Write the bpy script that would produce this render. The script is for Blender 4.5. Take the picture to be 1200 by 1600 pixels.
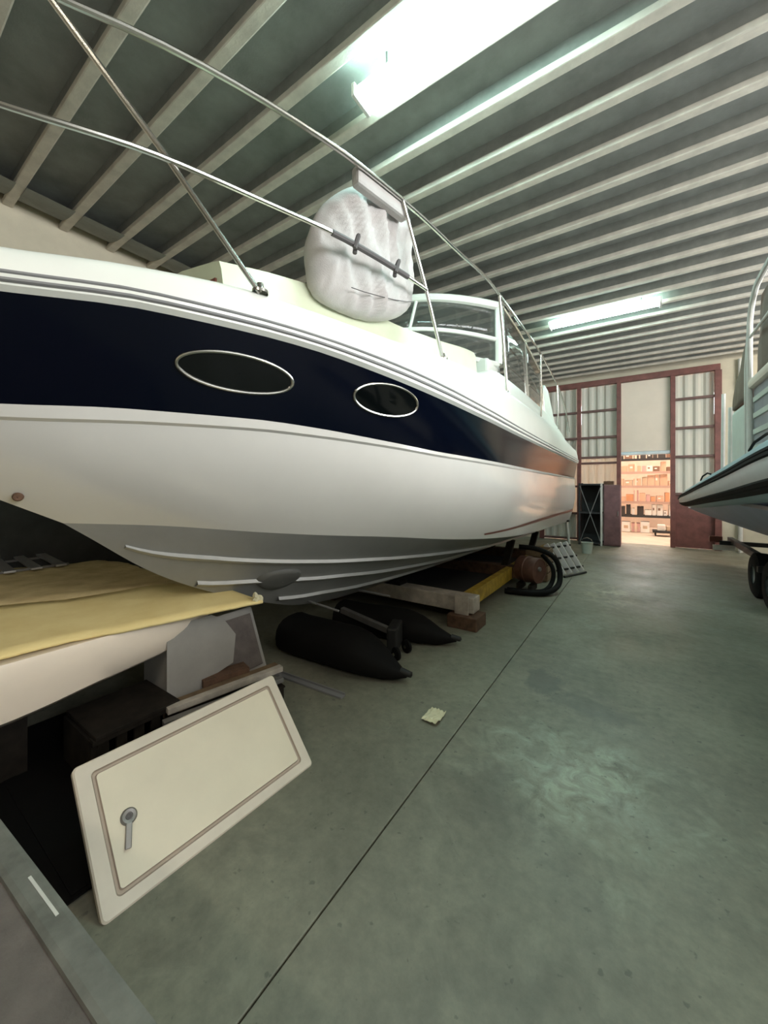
import bpy, bmesh, math, random
import numpy as np
from mathutils import Vector, Matrix, noise

for o in list(bpy.data.objects):
    bpy.data.objects.remove(o)
scene = bpy.context.scene
COL = scene.collection
R = math.radians
random.seed(4)

# ------------------------------------------------------------------ camera, world, exposure
# X to the right across the hall, Y along the hall towards the far gate, Z up
cam_d = bpy.data.cameras.new('camera')
cam = bpy.data.objects.new('camera', cam_d)
COL.objects.link(cam)
cam.location = (0, 0, 1.55)
cam.rotation_euler = (R(90), 0, R(34.14))
cam_d.sensor_width = 36
cam_d.lens = 590 * 36 / 1600
cam_d.shift_y = -40 / 1600
cam_d.clip_start = 0.02
scene.camera = cam

world = bpy.data.worlds.new('world')
scene.world = world
world.use_nodes = True
bg = world.node_tree.nodes['Background']
bg.inputs[0].default_value = (0.96, 0.99, 1.0, 1)
bg.inputs[1].default_value = 9.0

LAMP_COL = (0.64, 1.0, 0.95)
WARM_COL = (1.0, 0.90, 0.74)
LAMP_STRENGTH = 27.0
scene.view_settings.view_transform = 'Standard'
scene.view_settings.look = 'None'
scene.view_settings.exposure = 1.15
scene.view_settings.gamma = 1.0
scene.view_settings.use_curve_mapping = False

# ------------------------------------------------------------------ materials
MATS = {}


def mat(name, col, rough=0.5, metal=0.0, var=0.0, scale=6.0, bump=0.0, bscale=60.0, coat=0.0, col2=None, trans=0.0, alpha=1.0, spec=None):
    m = bpy.data.materials.new(name)
    m.use_nodes = True
    nt = m.node_tree
    b = nt.nodes['Principled BSDF']
    b.inputs['Base Color'].default_value = (*col, 1)
    b.inputs['Roughness'].default_value = rough
    b.inputs['Metallic'].default_value = metal
    b.inputs['Coat Weight'].default_value = coat
    b.inputs['Coat Roughness'].default_value = 0.05
    b.inputs['Transmission Weight'].default_value = trans
    b.inputs['Alpha'].default_value = alpha
    if spec is not None:
        b.inputs['Specular IOR Level'].default_value = spec
    tc = nt.nodes.new('ShaderNodeTexCoord')
    if var > 0 or col2:
        n = nt.nodes.new('ShaderNodeTexNoise')
        n.inputs['Scale'].default_value = scale
        n.inputs['Detail'].default_value = 6
        n.inputs['Roughness'].default_value = 0.6
        nt.links.new(tc.outputs['Object'], n.inputs['Vector'])
        cr = nt.nodes.new('ShaderNodeValToRGB')
        cr.color_ramp.elements[0].position = 0.32
        cr.color_ramp.elements[1].position = 0.68
        c2 = col2 if col2 else tuple(min(1, c * (1 + var)) for c in col)
        c1 = col if col2 else tuple(c * (1 - var) for c in col)
        cr.color_ramp.elements[0].color = (*c1, 1)
        cr.color_ramp.elements[1].color = (*c2, 1)
        nt.links.new(n.outputs['Fac'], cr.inputs['Fac'])
        nt.links.new(cr.outputs['Color'], b.inputs['Base Color'])
    if bump > 0:
        n2 = nt.nodes.new('ShaderNodeTexNoise')
        n2.inputs['Scale'].default_value = bscale
        n2.inputs['Detail'].default_value = 4
        nt.links.new(tc.outputs['Object'], n2.inputs['Vector'])
        bp = nt.nodes.new('ShaderNodeBump')
        bp.inputs['Strength'].default_value = bump
        bp.inputs['Distance'].default_value = 0.01
        nt.links.new(n2.outputs['Fac'], bp.inputs['Height'])
        nt.links.new(bp.outputs['Normal'], b.inputs['Normal'])
    MATS[name] = m
    return m


def emit(name, col, s):
    m = bpy.data.materials.new(name)
    m.use_nodes = True
    b = m.node_tree.nodes['Principled BSDF']
    b.inputs['Base Color'].default_value = (.8, .8, .8, 1)
    b.inputs['Emission Color'].default_value = (*col, 1)
    b.inputs['Emission Strength'].default_value = s
    MATS[name] = m
    return m


mat('gelcoat', (.63, .615, .575), .22, coat=.5, var=.035, scale=1.3)
mat('gelcoat_deck', (.76, .77, .71), .35, coat=.2, var=.03, scale=2)
mat('cream_deck', (.60, .63, .47), .5, var=.05, scale=4)
mat('navy', (.0010, .0021, .0068), .14, coat=.0, spec=.22)
mat('antifoul', (.235, .235, .222), .42, var=.10, scale=2.2, bump=.05, bscale=30)
mat('scoop_grey', (.115, .115, .105), .5, var=.1)
mat('strake_grey', (.34, .34, .32), .35, var=.05)
mat('boot_red', (.16, .045, .03), .4)
mat('rub_grey', (.20, .20, .20), .35)
mat('steel', (.62, .61, .57), .22, metal=1)
mat('steel_worn', (.28, .27, .26), .5, metal=.8, var=.2)
mat('port_glass', (.002, .003, .003), .06, spec=.3)
mat('tint_glass', (.085, .09, .08), .04, coat=.5, alpha=.55)
mat('canvas', (.47, .44, .425), .85, var=.06, scale=9, bump=.25, bscale=120)
mat('strap', (.10, .09, .09), .7)
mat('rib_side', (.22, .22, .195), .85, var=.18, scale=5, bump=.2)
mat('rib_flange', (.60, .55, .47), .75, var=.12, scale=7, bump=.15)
mat('infill', (.25, .255, .235), .9, var=.18, scale=3, bump=.2)
mat('plaster', (.55, .49, .38), .85, var=.10, scale=2, bump=.1)
mat('plaster_dark', (.30, .28, .235), .9, var=.15, scale=2, bump=.1)
mat('dado_dark', (.05, .05, .048), .8, var=.3, scale=3)  # wall in shade, given as a dark colour
mat('gate_red', (.165, .058, .048), .55, var=.25, scale=6)
mat('gate_rail', (.14, .075, .065), .6, var=.2)
mat('flat_cream', (.74, .63, .53), .6, var=.04, scale=2)
mat('zinc', (.55, .60, .66), .3, metal=.7, var=.1)
mat('cardboard', (.76, .60, .26), .85, var=.10, scale=3, bump=.25, bscale=40, col2=(.86, .72, .35))
mat('cardboard_old', (.44, .33, .16), .85, scale=5, col2=(.68, .55, .29), bump=.25, bscale=40)
mat('tub_white', (.84, .73, .60), .3, coat=.3, var=.04, scale=3)
mat('hatch_white', (.74, .665, .52), .5, coat=.0, var=.04, scale=4)
mat('hatch_edge', (.66, .59, .49), .5, var=.05)
mat('groove', (.42, .34, .27), .6)
mat('plastic_grey', (.30, .285, .26), .6, var=.1, scale=4)
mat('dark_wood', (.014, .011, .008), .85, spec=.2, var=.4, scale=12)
mat('wood', (.17, .115, .065), .75, var=.3, scale=10)
mat('timber_pale', (.40, .36, .31), .8, var=.3, scale=7, bump=.2)
mat('bench_grey', (.132, .109, .098), .75, var=.22, scale=9, bump=.3, bscale=90)
mat('bench_edge', (.15, .148, .128), .65, var=.25, scale=14)
mat('black_rubber', (.0032, .003, .0028), .8, spec=.2, var=.2)
mat('black_plastic', (.013, .013, .013), .55)
mat('yellow_paint', (.36, .24, .03), .55, var=.35, scale=9)
mat('rust', (.095, .05, .028), .85, var=.4, scale=14, bump=.3)
mat('drum_red', (.11, .05, .034), .6, var=.25, scale=8)
mat('ladder_white', (.74, .74, .76), .35, metal=.2)
mat('alu', (.66, .66, .68), .3, metal=.85)
mat('paper', (.60, .56, .38), .8, var=.1)
mat('tube_grey', (.26, .37, .41), .55, var=.06, scale=3)
mat('tube_white', (.56, .57, .58), .5, var=.04)
mat('hull_blue', (.27, .32, .45), .45, var=.1, scale=2)
mat('console_white', (.50, .54, .48), .5, var=.05)
mat('console_grey', (.26, .26, .28), .5, var=.1)
mat('canvas_brown', (.15, .105, .075), .85, var=.15)
mat('cabinet_red', (.17, .085, .09), .55, var=.3, scale=4)
mat('cage_dark', (.025, .025, .027), .7)
mat('pole_white', (.62, .60, .56), .5, var=.08)
mat('rack_blue', (.10, .12, .16), .5, var=.1)
mat('room_wall', (.70, .55, .44), .8, var=.06)
mat('room_floor', (.55, .45, .36), .7, var=.12, scale=2)
mat('window_pane', (.9, .92, .92), .05, alpha=.12)  # only for the added unseen windows in the right wall
emit('lamp_diffuser', LAMP_COL, LAMP_STRENGTH)
emit('warm_tube', WARM_COL, 27.0)
emit('warm_diffuser', (1.0, .76, .58), 21.0)


def gate_sheet_material(name, tl):
    m = bpy.data.materials.new(name)
    m.use_nodes = True
    nt = m.node_tree
    b = nt.nodes['Principled BSDF']
    b.inputs['Base Color'].default_value = (.60, .58, .51, 1)
    b.inputs['Roughness'].default_value = .6
    tr = nt.nodes.new('ShaderNodeBsdfTranslucent')
    tr.inputs[0].default_value = (.62, .57, .50, 1)
    mx = nt.nodes.new('ShaderNodeMixShader')
    mx.inputs[0].default_value = tl
    nt.links.new(b.outputs[0], mx.inputs[1])
    nt.links.new(tr.outputs[0], mx.inputs[2])
    nt.links.new(mx.outputs[0], nt.nodes['Material Output'].inputs[0])
    MATS[name] = m


gate_sheet_material('gate_sheet', .10)
gate_sheet_material('clear_sheet', .6)


def floor_material():
    m = bpy.data.materials.new('concrete_floor')
    m.use_nodes = True
    nt = m.node_tree
    N, Lk = nt.nodes.new, nt.links.new
    b = nt.nodes['Principled BSDF']
    geo = N('ShaderNodeNewGeometry')

    def nz(scale, detail=6, rough=.6, dist=0.0):
        n = N('ShaderNodeTexNoise')
        n.inputs['Scale'].default_value = scale
        n.inputs['Detail'].default_value = detail
        n.inputs['Roughness'].default_value = rough
        n.inputs['Distortion'].default_value = dist
        Lk(geo.outputs['Position'], n.inputs['Vector'])
        return n

    def ramp(src, p0, p1, c0=(0, 0, 0), c1=(1, 1, 1)):
        r = N('ShaderNodeValToRGB')
        r.color_ramp.elements[0].position = p0
        r.color_ramp.elements[1].position = p1
        r.color_ramp.elements[0].color = (*c0, 1)
        r.color_ramp.elements[1].color = (*c1, 1)
        Lk(src, r.inputs['Fac'])
        return r.outputs['Color']

    def mix(fac, a, bb, mode='MIX'):
        x = N('ShaderNodeMix')
        x.data_type = 'RGBA'
        x.blend_type = mode
        Lk(fac, x.inputs['Factor']) if not isinstance(fac, float) else setattr(x.inputs['Factor'], 'default_value', fac)
        for v, i in ((a, 6), (bb, 7)):
            if isinstance(v, tuple):
                x.inputs[i].default_value = (*v, 1)
            else:
                Lk(v, x.inputs[i])
        return x.outputs[2]

    def mul(a, bb):
        x = N('ShaderNodeMath')
        x.operation = 'MULTIPLY'
        Lk(a, x.inputs[0])
        if isinstance(bb, float):
            x.inputs[1].default_value = bb
        else:
            Lk(bb, x.inputs[1])
        return x.outputs[0]

    def blob(x, y, rx, ry, lo, hi, sc, edge=.55):
        # a stain with ragged rim: distance in the floor plane, broken by noise
        mp = N('ShaderNodeMapping')
        mp.vector_type = 'POINT'
        mp.inputs['Location'].default_value = (-x / rx, -y / ry, 0)
        mp.inputs['Scale'].default_value = (1 / rx, 1 / ry, 0)
        Lk(geo.outputs['Position'], mp.inputs['Vector'])
        ln = N('ShaderNodeVectorMath')
        ln.operation = 'LENGTH'
        Lk(mp.outputs[0], ln.inputs[0])
        n = nz(sc, 7, .65, .4)
        add = N('ShaderNodeMath')
        add.operation = 'MULTIPLY_ADD'
        Lk(n.outputs['Fac'], add.inputs[0])
        add.inputs[1].default_value = 2.2
        Lk(ln.outputs['Value'], add.inputs[2])
        return ramp(mul(add.outputs[0], .4), lo * .4, hi * .4, (1, 1, 1), (0, 0, 0))

    base = ramp(nz(.9, 8, .62).outputs['Fac'], .3, .72, (.140, .136, .102), (.250, .244, .184))
    fine = ramp(nz(14, 8, .7).outputs['Fac'], .25, .75, (.72, .72, .72), (1.2, 1.2, 1.2))
    c = mix(1.0, base, fine, 'MULTIPLY')
    mid = ramp(nz(3.2, 7, .65, .6).outputs['Fac'], .56, .74)
    c = mix(mul(mid, .45), c, (.078, .078, .062))
    pale = ramp(nz(2.3, 9, .7, 1.0).outputs['Fac'], .55, .75)
    c = mix(mul(pale, .4), c, (.31, .31, .24))
    # worn pale patches and an oil stain
    spots = ramp(nz(8, 8, .7, .8).outputs['Fac'], .36, .62)
    c = mix(mul(mul(blob(-.28, 2.25, .65, .55, .9, 2.15, 3.5), spots), .9), c, (.44, .49, .38))
    c = mix(mul(mul(blob(-.42, 6.3, .45, .9, .9, 2.1, 3), spots), .8), c, (.52, .47, .35))
    c = mix(mul(mul(blob(-.5, 4.9, .5, .55, .9, 2.1, 3), spots), .55), c, (.36, .38, .30))
    c = mix(mul(blob(-.63, 3.2, .16, .26, 1.75, 2.05, 5), .6), c, (.078, .082, .070))
    c = mix(mul(blob(-.25, 3.0, .30, .16, 1.6, 2.1, 6), .4), c, (.078, .082, .070))
    c = mix(mul(blob(-.62, 1.9, .25, .35, 1.2, 2.0, 9), .45), c, (.09, .09, .07))
    specks = ramp(nz(22, 3, .5).outputs['Fac'], .66, .71)
    c = mix(mul(specks, .5), c, (.06, .06, .05))
    Lk(c, b.inputs['Base Color'])
    rr = ramp(nz(2.0, 6).outputs['Fac'], .3, .7, (.38, .38, .38), (.62, .62, .62))
    Lk(rr, b.inputs['Roughness'])
    bp = N('ShaderNodeBump')
    bp.inputs['Strength'].default_value = .18
    bp.inputs['Distance'].default_value = .004
    Lk(nz(35, 6).outputs['Fac'], bp.inputs['Height'])
    Lk(bp.outputs['Normal'], b.inputs['Normal'])
    MATS['concrete_floor'] = m


floor_material()

# ------------------------------------------------------------------ helpers
ORG = {}


def new_obj(name, me, parent=None):
    o = bpy.data.objects.new(name, me)
    COL.objects.link(o)
    if parent is not None:
        o.parent = parent
    return o


def tag(o, label=None, cat=None, group=None, kind=None):
    if label:
        o['label'] = label
    if cat:
        o['category'] = cat
    if group:
        o['group'] = group
    if kind:
        o['kind'] = kind
    return o


def root(name, loc, label, cat, group=None):
    o = bpy.data.objects.new(name, None)
    COL.objects.link(o)
    o.location = loc
    o.empty_display_size = .1
    ORG[o.name] = Vector(loc)
    return tag(o, label, cat, group)


def origin_of(p):
    while p is not None:
        if p.name in ORG:
            return ORG[p.name]
        p = p.parent
    return Vector((0, 0, 0))


class MB:
    """collects faces in world coordinates"""

    def __init__(self):
        self.bm = bmesh.new()

    def grid(self, rows, cu=False, cv=False):
        vs = [[self.bm.verts.new(p) for p in r] for r in rows]
        n, m = len(vs), len(vs[0])
        for i in range(n if cu else n - 1):
            for j in range(m if cv else m - 1):
                q = [vs[i][j], vs[(i + 1) % n][j], vs[(i + 1) % n][(j + 1) % m], vs[i][(j + 1) % m]]
                try:
                    self.bm.faces.new(q)
                except ValueError:
                    pass
        return vs

    def face(self, pts):
        self.bm.faces.new([self.bm.verts.new(p) for p in pts])

    def box(self, c, s, rz=0, rx=0, ry=0, bev=0.0):
        M = Matrix.Translation(c) @ Matrix.Rotation(rz, 4, 'Z') @ Matrix.Rotation(ry, 4, 'Y') @ Matrix.Rotation(rx, 4, 'X') @ Matrix.Diagonal((*s, 1))
        g = bmesh.ops.create_cube(self.bm, size=1, matrix=M)
        if bev > 0:
            es = list({e for v in g['verts'] for e in v.link_edges})
            bmesh.ops.bevel(self.bm, geom=es, offset=bev, segments=2, affect='EDGES', profile=.6)
        return self

    def bar(self, a, b, w, h, up=(0, 0, 1), bev=0.0):
        a, b = Vector(a), Vector(b)
        d = b - a
        z = Vector(up)
        x = d.normalized()
        y = z.cross(x).normalized()
        z = x.cross(y)
        M = Matrix((x, y, z)).transposed().to_4x4()
        M = Matrix.Translation((a + b) / 2) @ M @ Matrix.Diagonal((d.length, w, h, 1))
        g = bmesh.ops.create_cube(self.bm, size=1, matrix=M)
        if bev > 0:
            es = list({e for v in g['verts'] for e in v.link_edges})
            bmesh.ops.bevel(self.bm, geom=es, offset=bev, segments=2, affect='EDGES', profile=.6)
        return self

    def tube(self, pts, r, n=10, closed=False, caps=True):
        pts = [Vector(p) for p in pts]
        m = len(pts)
        rs = r if isinstance(r, (list, tuple)) else [r] * m
        rows = []
        nrm = None
        for i, p in enumerate(pts):
            if closed:
                t = (pts[(i + 1) % m] - pts[i - 1]).normalized()
            else:
                t = (pts[min(i + 1, m - 1)] - pts[max(i - 1, 0)]).normalized()
            if nrm is None:
                nrm = t.orthogonal().normalized()
            nrm = (nrm - t * nrm.dot(t)).normalized()
            bn = t.cross(nrm)
            rows.append([p + (nrm * math.cos(2 * math.pi * k / n) + bn * math.sin(2 * math.pi * k / n)) * rs[i] for k in range(n)])
        vs = self.grid(rows, cu=closed, cv=True)
        if caps and not closed:
            self.bm.faces.new(vs[0])
            self.bm.faces.new(vs[-1])
        return self

    def lathe(self, c, prof, axis=(0, 0, 1), n=24):
        ax = Vector(axis).normalized()
        u = ax.orthogonal().normalized()
        v = ax.cross(u)
        c = Vector(c)
        rows = [[c + ax * z + (u * math.cos(2 * math.pi * k / n) + v * math.sin(2 * math.pi * k / n)) * max(r, 1e-4) for k in range(n)] for r, z in prof]
        self.grid(rows, cv=True)
        return self

    def prism(self, pts, d):
        """closed polygon (3D points) extruded by vector d"""
        d = Vector(d)
        a = [self.bm.verts.new(p) for p in pts]
        b = [self.bm.verts.new(Vector(p) + d) for p in pts]
        self.bm.faces.new(a)
        self.bm.faces.new(b)
        for i in range(len(a)):
            j = (i + 1) % len(a)
            self.bm.faces.new([a[i], a[j], b[j], b[i]])
        return self

    def build(self, name, m, parent=None, smooth=False, angle=35, thick=0.0, weld=True, bev=0.0, recalc=True):
        bm = self.bm
        if weld:
            bmesh.ops.remove_doubles(bm, verts=bm.verts, dist=1e-5)
        if bev > 0:
            bmesh.ops.bevel(bm, geom=list(bm.edges), offset=bev, segments=2, affect='EDGES', profile=.6, clamp_overlap=True)
        if recalc:
            bmesh.ops.recalc_face_normals(bm, faces=bm.faces)
        o3 = origin_of(parent)
        ctr = None
        if parent is None:
            xs = [v.co for v in bm.verts]
            lo = Vector((min(v.x for v in xs), min(v.y for v in xs), min(v.z for v in xs)))
            hi = Vector((max(v.x for v in xs), max(v.y for v in xs), max(v.z for v in xs)))
            ctr = Vector(((lo.x + hi.x) / 2, (lo.y + hi.y) / 2, lo.z))
            o3 = ctr
        for v in bm.verts:
            v.co -= o3
        me = bpy.data.meshes.new(name)
        if smooth:
            for f in bm.faces:
                f.smooth = True
            for e in bm.edges:
                if len(e.link_faces) == 2 and e.calc_face_angle(0) > R(angle):
                    e.smooth = False
        bm.to_mesh(me)
        bm.free()
        me.materials.append(MATS[m] if isinstance(m, str) else m)
        o = new_obj(name, me, parent)
        if ctr is not None:
            o.location = ctr
            ORG[o.name] = ctr
        if thick:
            s = o.modifiers.new('solid', 'SOLIDIFY')
            s.thickness = abs(thick)
            s.offset = -1 if thick > 0 else 1
        return o


def interp(pts):
    """smooth (monotone cubic) curve through control points"""
    xs = np.array([p[0] for p in pts], float)
    ys = np.array([p[1] for p in pts], float)
    d = np.diff(ys) / np.diff(xs)
    mm = np.zeros(len(xs))
    mm[0], mm[-1] = d[0], d[-1]
    for i in range(1, len(xs) - 1):
        mm[i] = 0 if d[i - 1] * d[i] <= 0 else 2 * d[i - 1] * d[i] / (d[i - 1] + d[i])

    def f(x):
        if x <= xs[0]:
            return float(ys[0] + mm[0] * (x - xs[0]))
        if x >= xs[-1]:
            return float(ys[-1] + mm[-1] * (x - xs[-1]))
        i = int(np.searchsorted(xs, x)) - 1
        hh = xs[i + 1] - xs[i]
        t = (x - xs[i]) / hh
        return float((2 * t ** 3 - 3 * t ** 2 + 1) * ys[i] + (t ** 3 - 2 * t ** 2 + t) * hh * mm[i] + (-2 * t ** 3 + 3 * t ** 2) * ys[i + 1] + (t ** 3 - t ** 2) * hh * mm[i + 1])
    return f


def smooth_path(pts, n=8):
    """Catmull-Rom through 3D points"""
    P = [Vector(p) for p in pts]
    out = []
    for i in range(len(P) - 1):
        p0 = P[max(i - 1, 0)]
        p1, p2 = P[i], P[i + 1]
        p3 = P[min(i + 2, len(P) - 1)]
        for k in range(n):
            t = k / n
            out.append(.5 * ((2 * p1) + (p2 - p0) * t + (2 * p0 - 5 * p1 + 4 * p2 - p3) * t * t + (3 * p1 - p0 - 3 * p2 + p3) * t ** 3))
    out.append(P[-1])
    return out


# ------------------------------------------------------------------ the hall
X_LEFT, X_RIGHT, Y_BACK, Y_GATE = -5.7, 5.2, -7.0, 12.1
Z_RIB, Z_INF = 4.60, 4.77

# floor: two cast slabs with an open joint along the aisle
fl = MB().box(((X_LEFT + X_RIGHT) / 2, 2.6, -.13), (X_RIGHT - X_LEFT, 19.4, .1)).build('floor', 'cage_dark')
tag(fl, kind='structure')
for x0, x1 in ((X_LEFT, -.9635), (-.9565, X_RIGHT)):
    MB().box(((x0 + x1) / 2, 2.6, -.04), (x1 - x0, 19.4, .08), bev=.004).build('slab', 'concrete_floor', fl)

ce = MB().box(((X_LEFT + X_RIGHT) / 2, 2.6, Z_INF + .06), (X_RIGHT - X_LEFT, 19.4, .12)).build('ceiling', 'infill')
tag(ce, kind='structure')
# precast joists: dark web with a pale bottom flange, 48 cm apart
xm, xl = (X_LEFT + X_RIGHT) / 2, X_RIGHT - X_LEFT
web = flange = None
k0, k1 = -16, 22
for k in range(k0, k1 + 1):
    y = 1.10 + .48 * k
    if web is None:
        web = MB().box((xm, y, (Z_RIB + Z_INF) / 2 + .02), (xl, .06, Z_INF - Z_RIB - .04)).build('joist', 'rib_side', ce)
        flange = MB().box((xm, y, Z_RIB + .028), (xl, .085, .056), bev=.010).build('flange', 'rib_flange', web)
        y_first = y
    else:
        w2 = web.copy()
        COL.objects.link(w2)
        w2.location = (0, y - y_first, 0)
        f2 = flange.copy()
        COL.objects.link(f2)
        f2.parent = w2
# rounded haunch blocks between the joist ends along the left wall
hb = None
for k in range(-2, 18):
    y = 1.10 + .48 * (k + .5)
    if hb is None:
        m = MB()
        n = 8
        prof = []
        for i in range(n + 1):
            a = math.pi / 2 * i / n
            prof.append((X_LEFT + .55 * (1 - math.sin(a)), y - .2, Z_RIB - .02 + .19 * (1 - math.cos(a))))
        pts = prof + [(X_LEFT, y - .2, Z_INF)]
        m.prism(pts, (0, .40, 0))
        hb = m.build('haunch', 'infill', ce)
        hb_y = y
    else:
        h2 = hb.copy()
        COL.objects.link(h2)
        h2.location = (0, y - hb_y, 0)

wl = MB().box((X_LEFT - .1, 2.6, 2.35), (.2, 19.4, 5.0)).build('wall_left', 'plaster')
tag(wl, kind='structure')
MB().box((X_LEFT + .012, 2.6, 1.1), (.024, 19.4, 2.2), bev=.004).build('dado', 'dado_dark', wl)  # dark band paints the shade below the bow onto the wall
# right wall; unseen ribbon of high windows added to let daylight onto the hull
WY0, WY1, WZ0, WZ1 = -1.5, 8.7, 2.35, 4.35
wr = MB()
wr.box((X_RIGHT + .1, 2.6, (WZ0 - .15) / 2), (.2, 19.4, WZ0 + .15))
wr.box((X_RIGHT + .1, 2.6, (WZ1 + 4.85) / 2), (.2, 19.4, 4.85 - WZ1))
wr.box((X_RIGHT + .1, (WY0 - 7.1) / 2, (WZ0 + WZ1) / 2), (.2, WY0 + 7.1, WZ1 - WZ0))
wr.box((X_RIGHT + .1, (WY1 + 12.3) / 2, (WZ0 + WZ1) / 2), (.2, 12.3 - WY1, WZ1 - WZ0))
tag(wr.build('wall_right', 'plaster'), kind='structure')
NW = 6
for k in range(NW):
    y0, y1 = WY0 + (WY1 - WY0) * k / NW, WY0 + (WY1 - WY0) * (k + 1) / NW
    w_ = MB()
    for yy in (y0 + .03, y1 - .03):
        w_.box((X_RIGHT + .1, yy, (WZ0 + WZ1) / 2), (.08, .06, WZ1 - WZ0))
    for zz in (WZ0 + .03, WZ1 - .03):
        w_.box((X_RIGHT + .1, (y0 + y1) / 2, zz), (.08, y1 - y0, .06))
    w_ = tag(w_.build('window_%d' % (k + 1), 'gate_rail'), kind='structure')  # added unseen window, lets daylight onto the hull
    MB().box((X_RIGHT + .1, (y0 + y1) / 2, (WZ0 + WZ1) / 2), (.006, y1 - y0 - .1, WZ1 - WZ0 - .1)).build('pane', 'window_pane', w_)  # pane of the added window
pl_d = bpy.data.lights.new('window_portal', 'AREA')
pl_d.shape = 'RECTANGLE'
pl_d.size, pl_d.size_y = WY1 - WY0, WZ1 - WZ0
pl_d.cycles.is_portal = True
pl_o = bpy.data.objects.new('window_portal', pl_d)
COL.objects.link(pl_o)
pl_o.location = (X_RIGHT + .16, (WY0 + WY1) / 2, (WZ0 + WZ1) / 2)
pl_o.rotation_euler = (0, R(90), 0)
pl_o.rotation_euler = Matrix(((0, 0, 1), (1, 0, 0), (0, 1, 0))).to_euler()
tag(MB().box((-.25, Y_BACK - .1, 2.35), (11.3, .2, 5.0)).build('wall_back', 'plaster'), kind='structure')
# far wall around the gate
wf = MB()
wf.box((-4.1, Y_GATE + .1, 2.35), (3.2, .2, 5.0))
wf.box((3.4, Y_GATE + .1, 2.35), (3.6, .2, 5.0))
wf.box((-.45, Y_GATE + .1, 4.68), (4.1, .2, .34))
tag(wf.build('wall_far', 'plaster'), kind='structure')

# ---- the gate: red steel frame, corrugated sheets between brown rails, raised shutter in the middle
gate = MB().box((-.45, Y_GATE - .02, 4.43), (4.1, .14, .15), bev=.01).build('door_1', 'gate_red')
tag(gate, kind='structure')
for x, w in ((1.56, .13), (.69, .10), (-.476, .10), (-1.44, .10), (-2.44, .12)):
    MB().box((x, Y_GATE - .02, 2.18), (w, .12, 4.36), bev=.008).build('post', 'gate_red', gate)


def sheet(x0, x1, z0, z1, m='gate_sheet'):
    n = max(2, round((x1 - x0) / .05))
    rows = []
    for zz in (z0, z1):
        r = []
        for i in range(n + 1):
            ph = i % 4
            r.append((x0 + (x1 - x0) * i / n, Y_GATE + .05 + (0 if ph in (0, 1) else .035), zz))
        rows.append(r)
    b = MB()
    b.grid(rows)
    return b.build('sheet', m, gate, thick=.006)


def rail(x0, x1, z, h=.06):
    return MB().box(((x0 + x1) / 2, Y_GATE, z), (x1 - x0, .07, h), bev=.005).build('rail', 'gate_rail', gate)


for x0, x1, zs in ((-2.38, -1.49, (0.02, .78, 1.55, 2.34, 2.92, 3.66, 4.36)), (-1.39, -.526, (0.02, .78, 1.55, 2.20, 2.36, 2.92, 3.66, 4.36)), (.74, 1.50, (1.36, 2.30, 3.02, 3.75, 4.36))):
    for a, b in zip(zs[:-1], zs[1:]):
        sheet(x0, x1, a, b, 'clear_sheet' if x1 < 0 and .7 < a < 2.25 else 'gate_sheet')
    for z in zs[:-1]:
        rail(x0, x1, z if z > .1 else .05)
# red plate at the foot of the near leaf
MB().box((1.12, Y_GATE + .03, .68), (.77, .04, 1.34), bev=.005).build('kick_plate', 'gate_red', gate)
# raised shutter
MB().box((.107, Y_GATE + .06, 3.43), (1.07, .05, 1.9), bev=.005).build('shutter', 'flat_cream', gate)
MB().box((.107, Y_GATE + .03, 2.43), (1.07, .09, .09), bev=.01).build('shutter_bar', 'zinc', gate)
# pale pipe up the wall beside the gate
dp = root('drain_pipe', (1.95, Y_GATE - .08, 0), 'thin pale vertical pipe on the wall beside the red gate', 'pipe')
MB().tube([(1.95, Y_GATE - .07, 0), (1.95, Y_GATE - .07, 4.55)], .045, 12).build('pipe', 'pole_white', dp, smooth=True)
for z in (1.0, 2.6, 4.0):
    MB().box((1.95, Y_GATE - .06, z), (.13, .10, .03)).build('bracket', 'steel_worn', dp)

# ---- store room beyond the gate
rm = MB().box((0, 15.6, -.06), (9, 6.6, .1)).build('floor', 'room_floor')
tag(rm, kind='structure')
tag(MB().box((0, 17.6, 2), (9, .2, 4.2)).build('wall_room_end', 'room_wall'), kind='structure')
tag(MB().box((-4.6, 14.9, 2), (.2, 5.3, 4.2)).build('wall_room_side', 'room_wall'), kind='structure')
tag(MB().box((4.6, 14.9, 2), (.2, 5.3, 4.2)).build('wall_room_side', 'room_wall'), kind='structure')
tag(MB().box((0, 14.95, 4.95), (9.4, 5.5, .1)).build('ceiling', 'room_wall'), kind='structure')


# ------------------------------------------------------------------ lamps
def lamp(x, y, L, label, z=Z_RIB - .10, em='lamp_diffuser', w=.2, top=Z_INF):
    t = root('ceiling_lamp', (x, y, z), label, 'lamp', 'strip lamps on the ceiling')
    MB().box((x, y, z + .115), (L + .06, .09, .05), bev=.008).build('spine', 'pole_white', t)
    for s in (-1, 1):
        MB().box((x + s * (L / 2 + .015), y, z + .05), (.03, w + .02, .10), bev=.006).build('end_cap', 'pole_white', t)
    b = MB()
    n = 20
    b.grid([[(x + e * L / 2, y + w / 2 * math.cos(2 * math.pi * i / n), z + .05 + .042 * math.sin(2 * math.pi * i / n)) for i in range(n)] for e in (-1, 1)], cv=True)
    b.build('diffuser', em, t, smooth=True)
    for s in (-1, 1):
        MB().tube([(x + s * L * .35, y, z + .13), (x + s * L * .35, y, top)], .008, 6).build('hanger', 'steel_worn', t)
    return t


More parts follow.
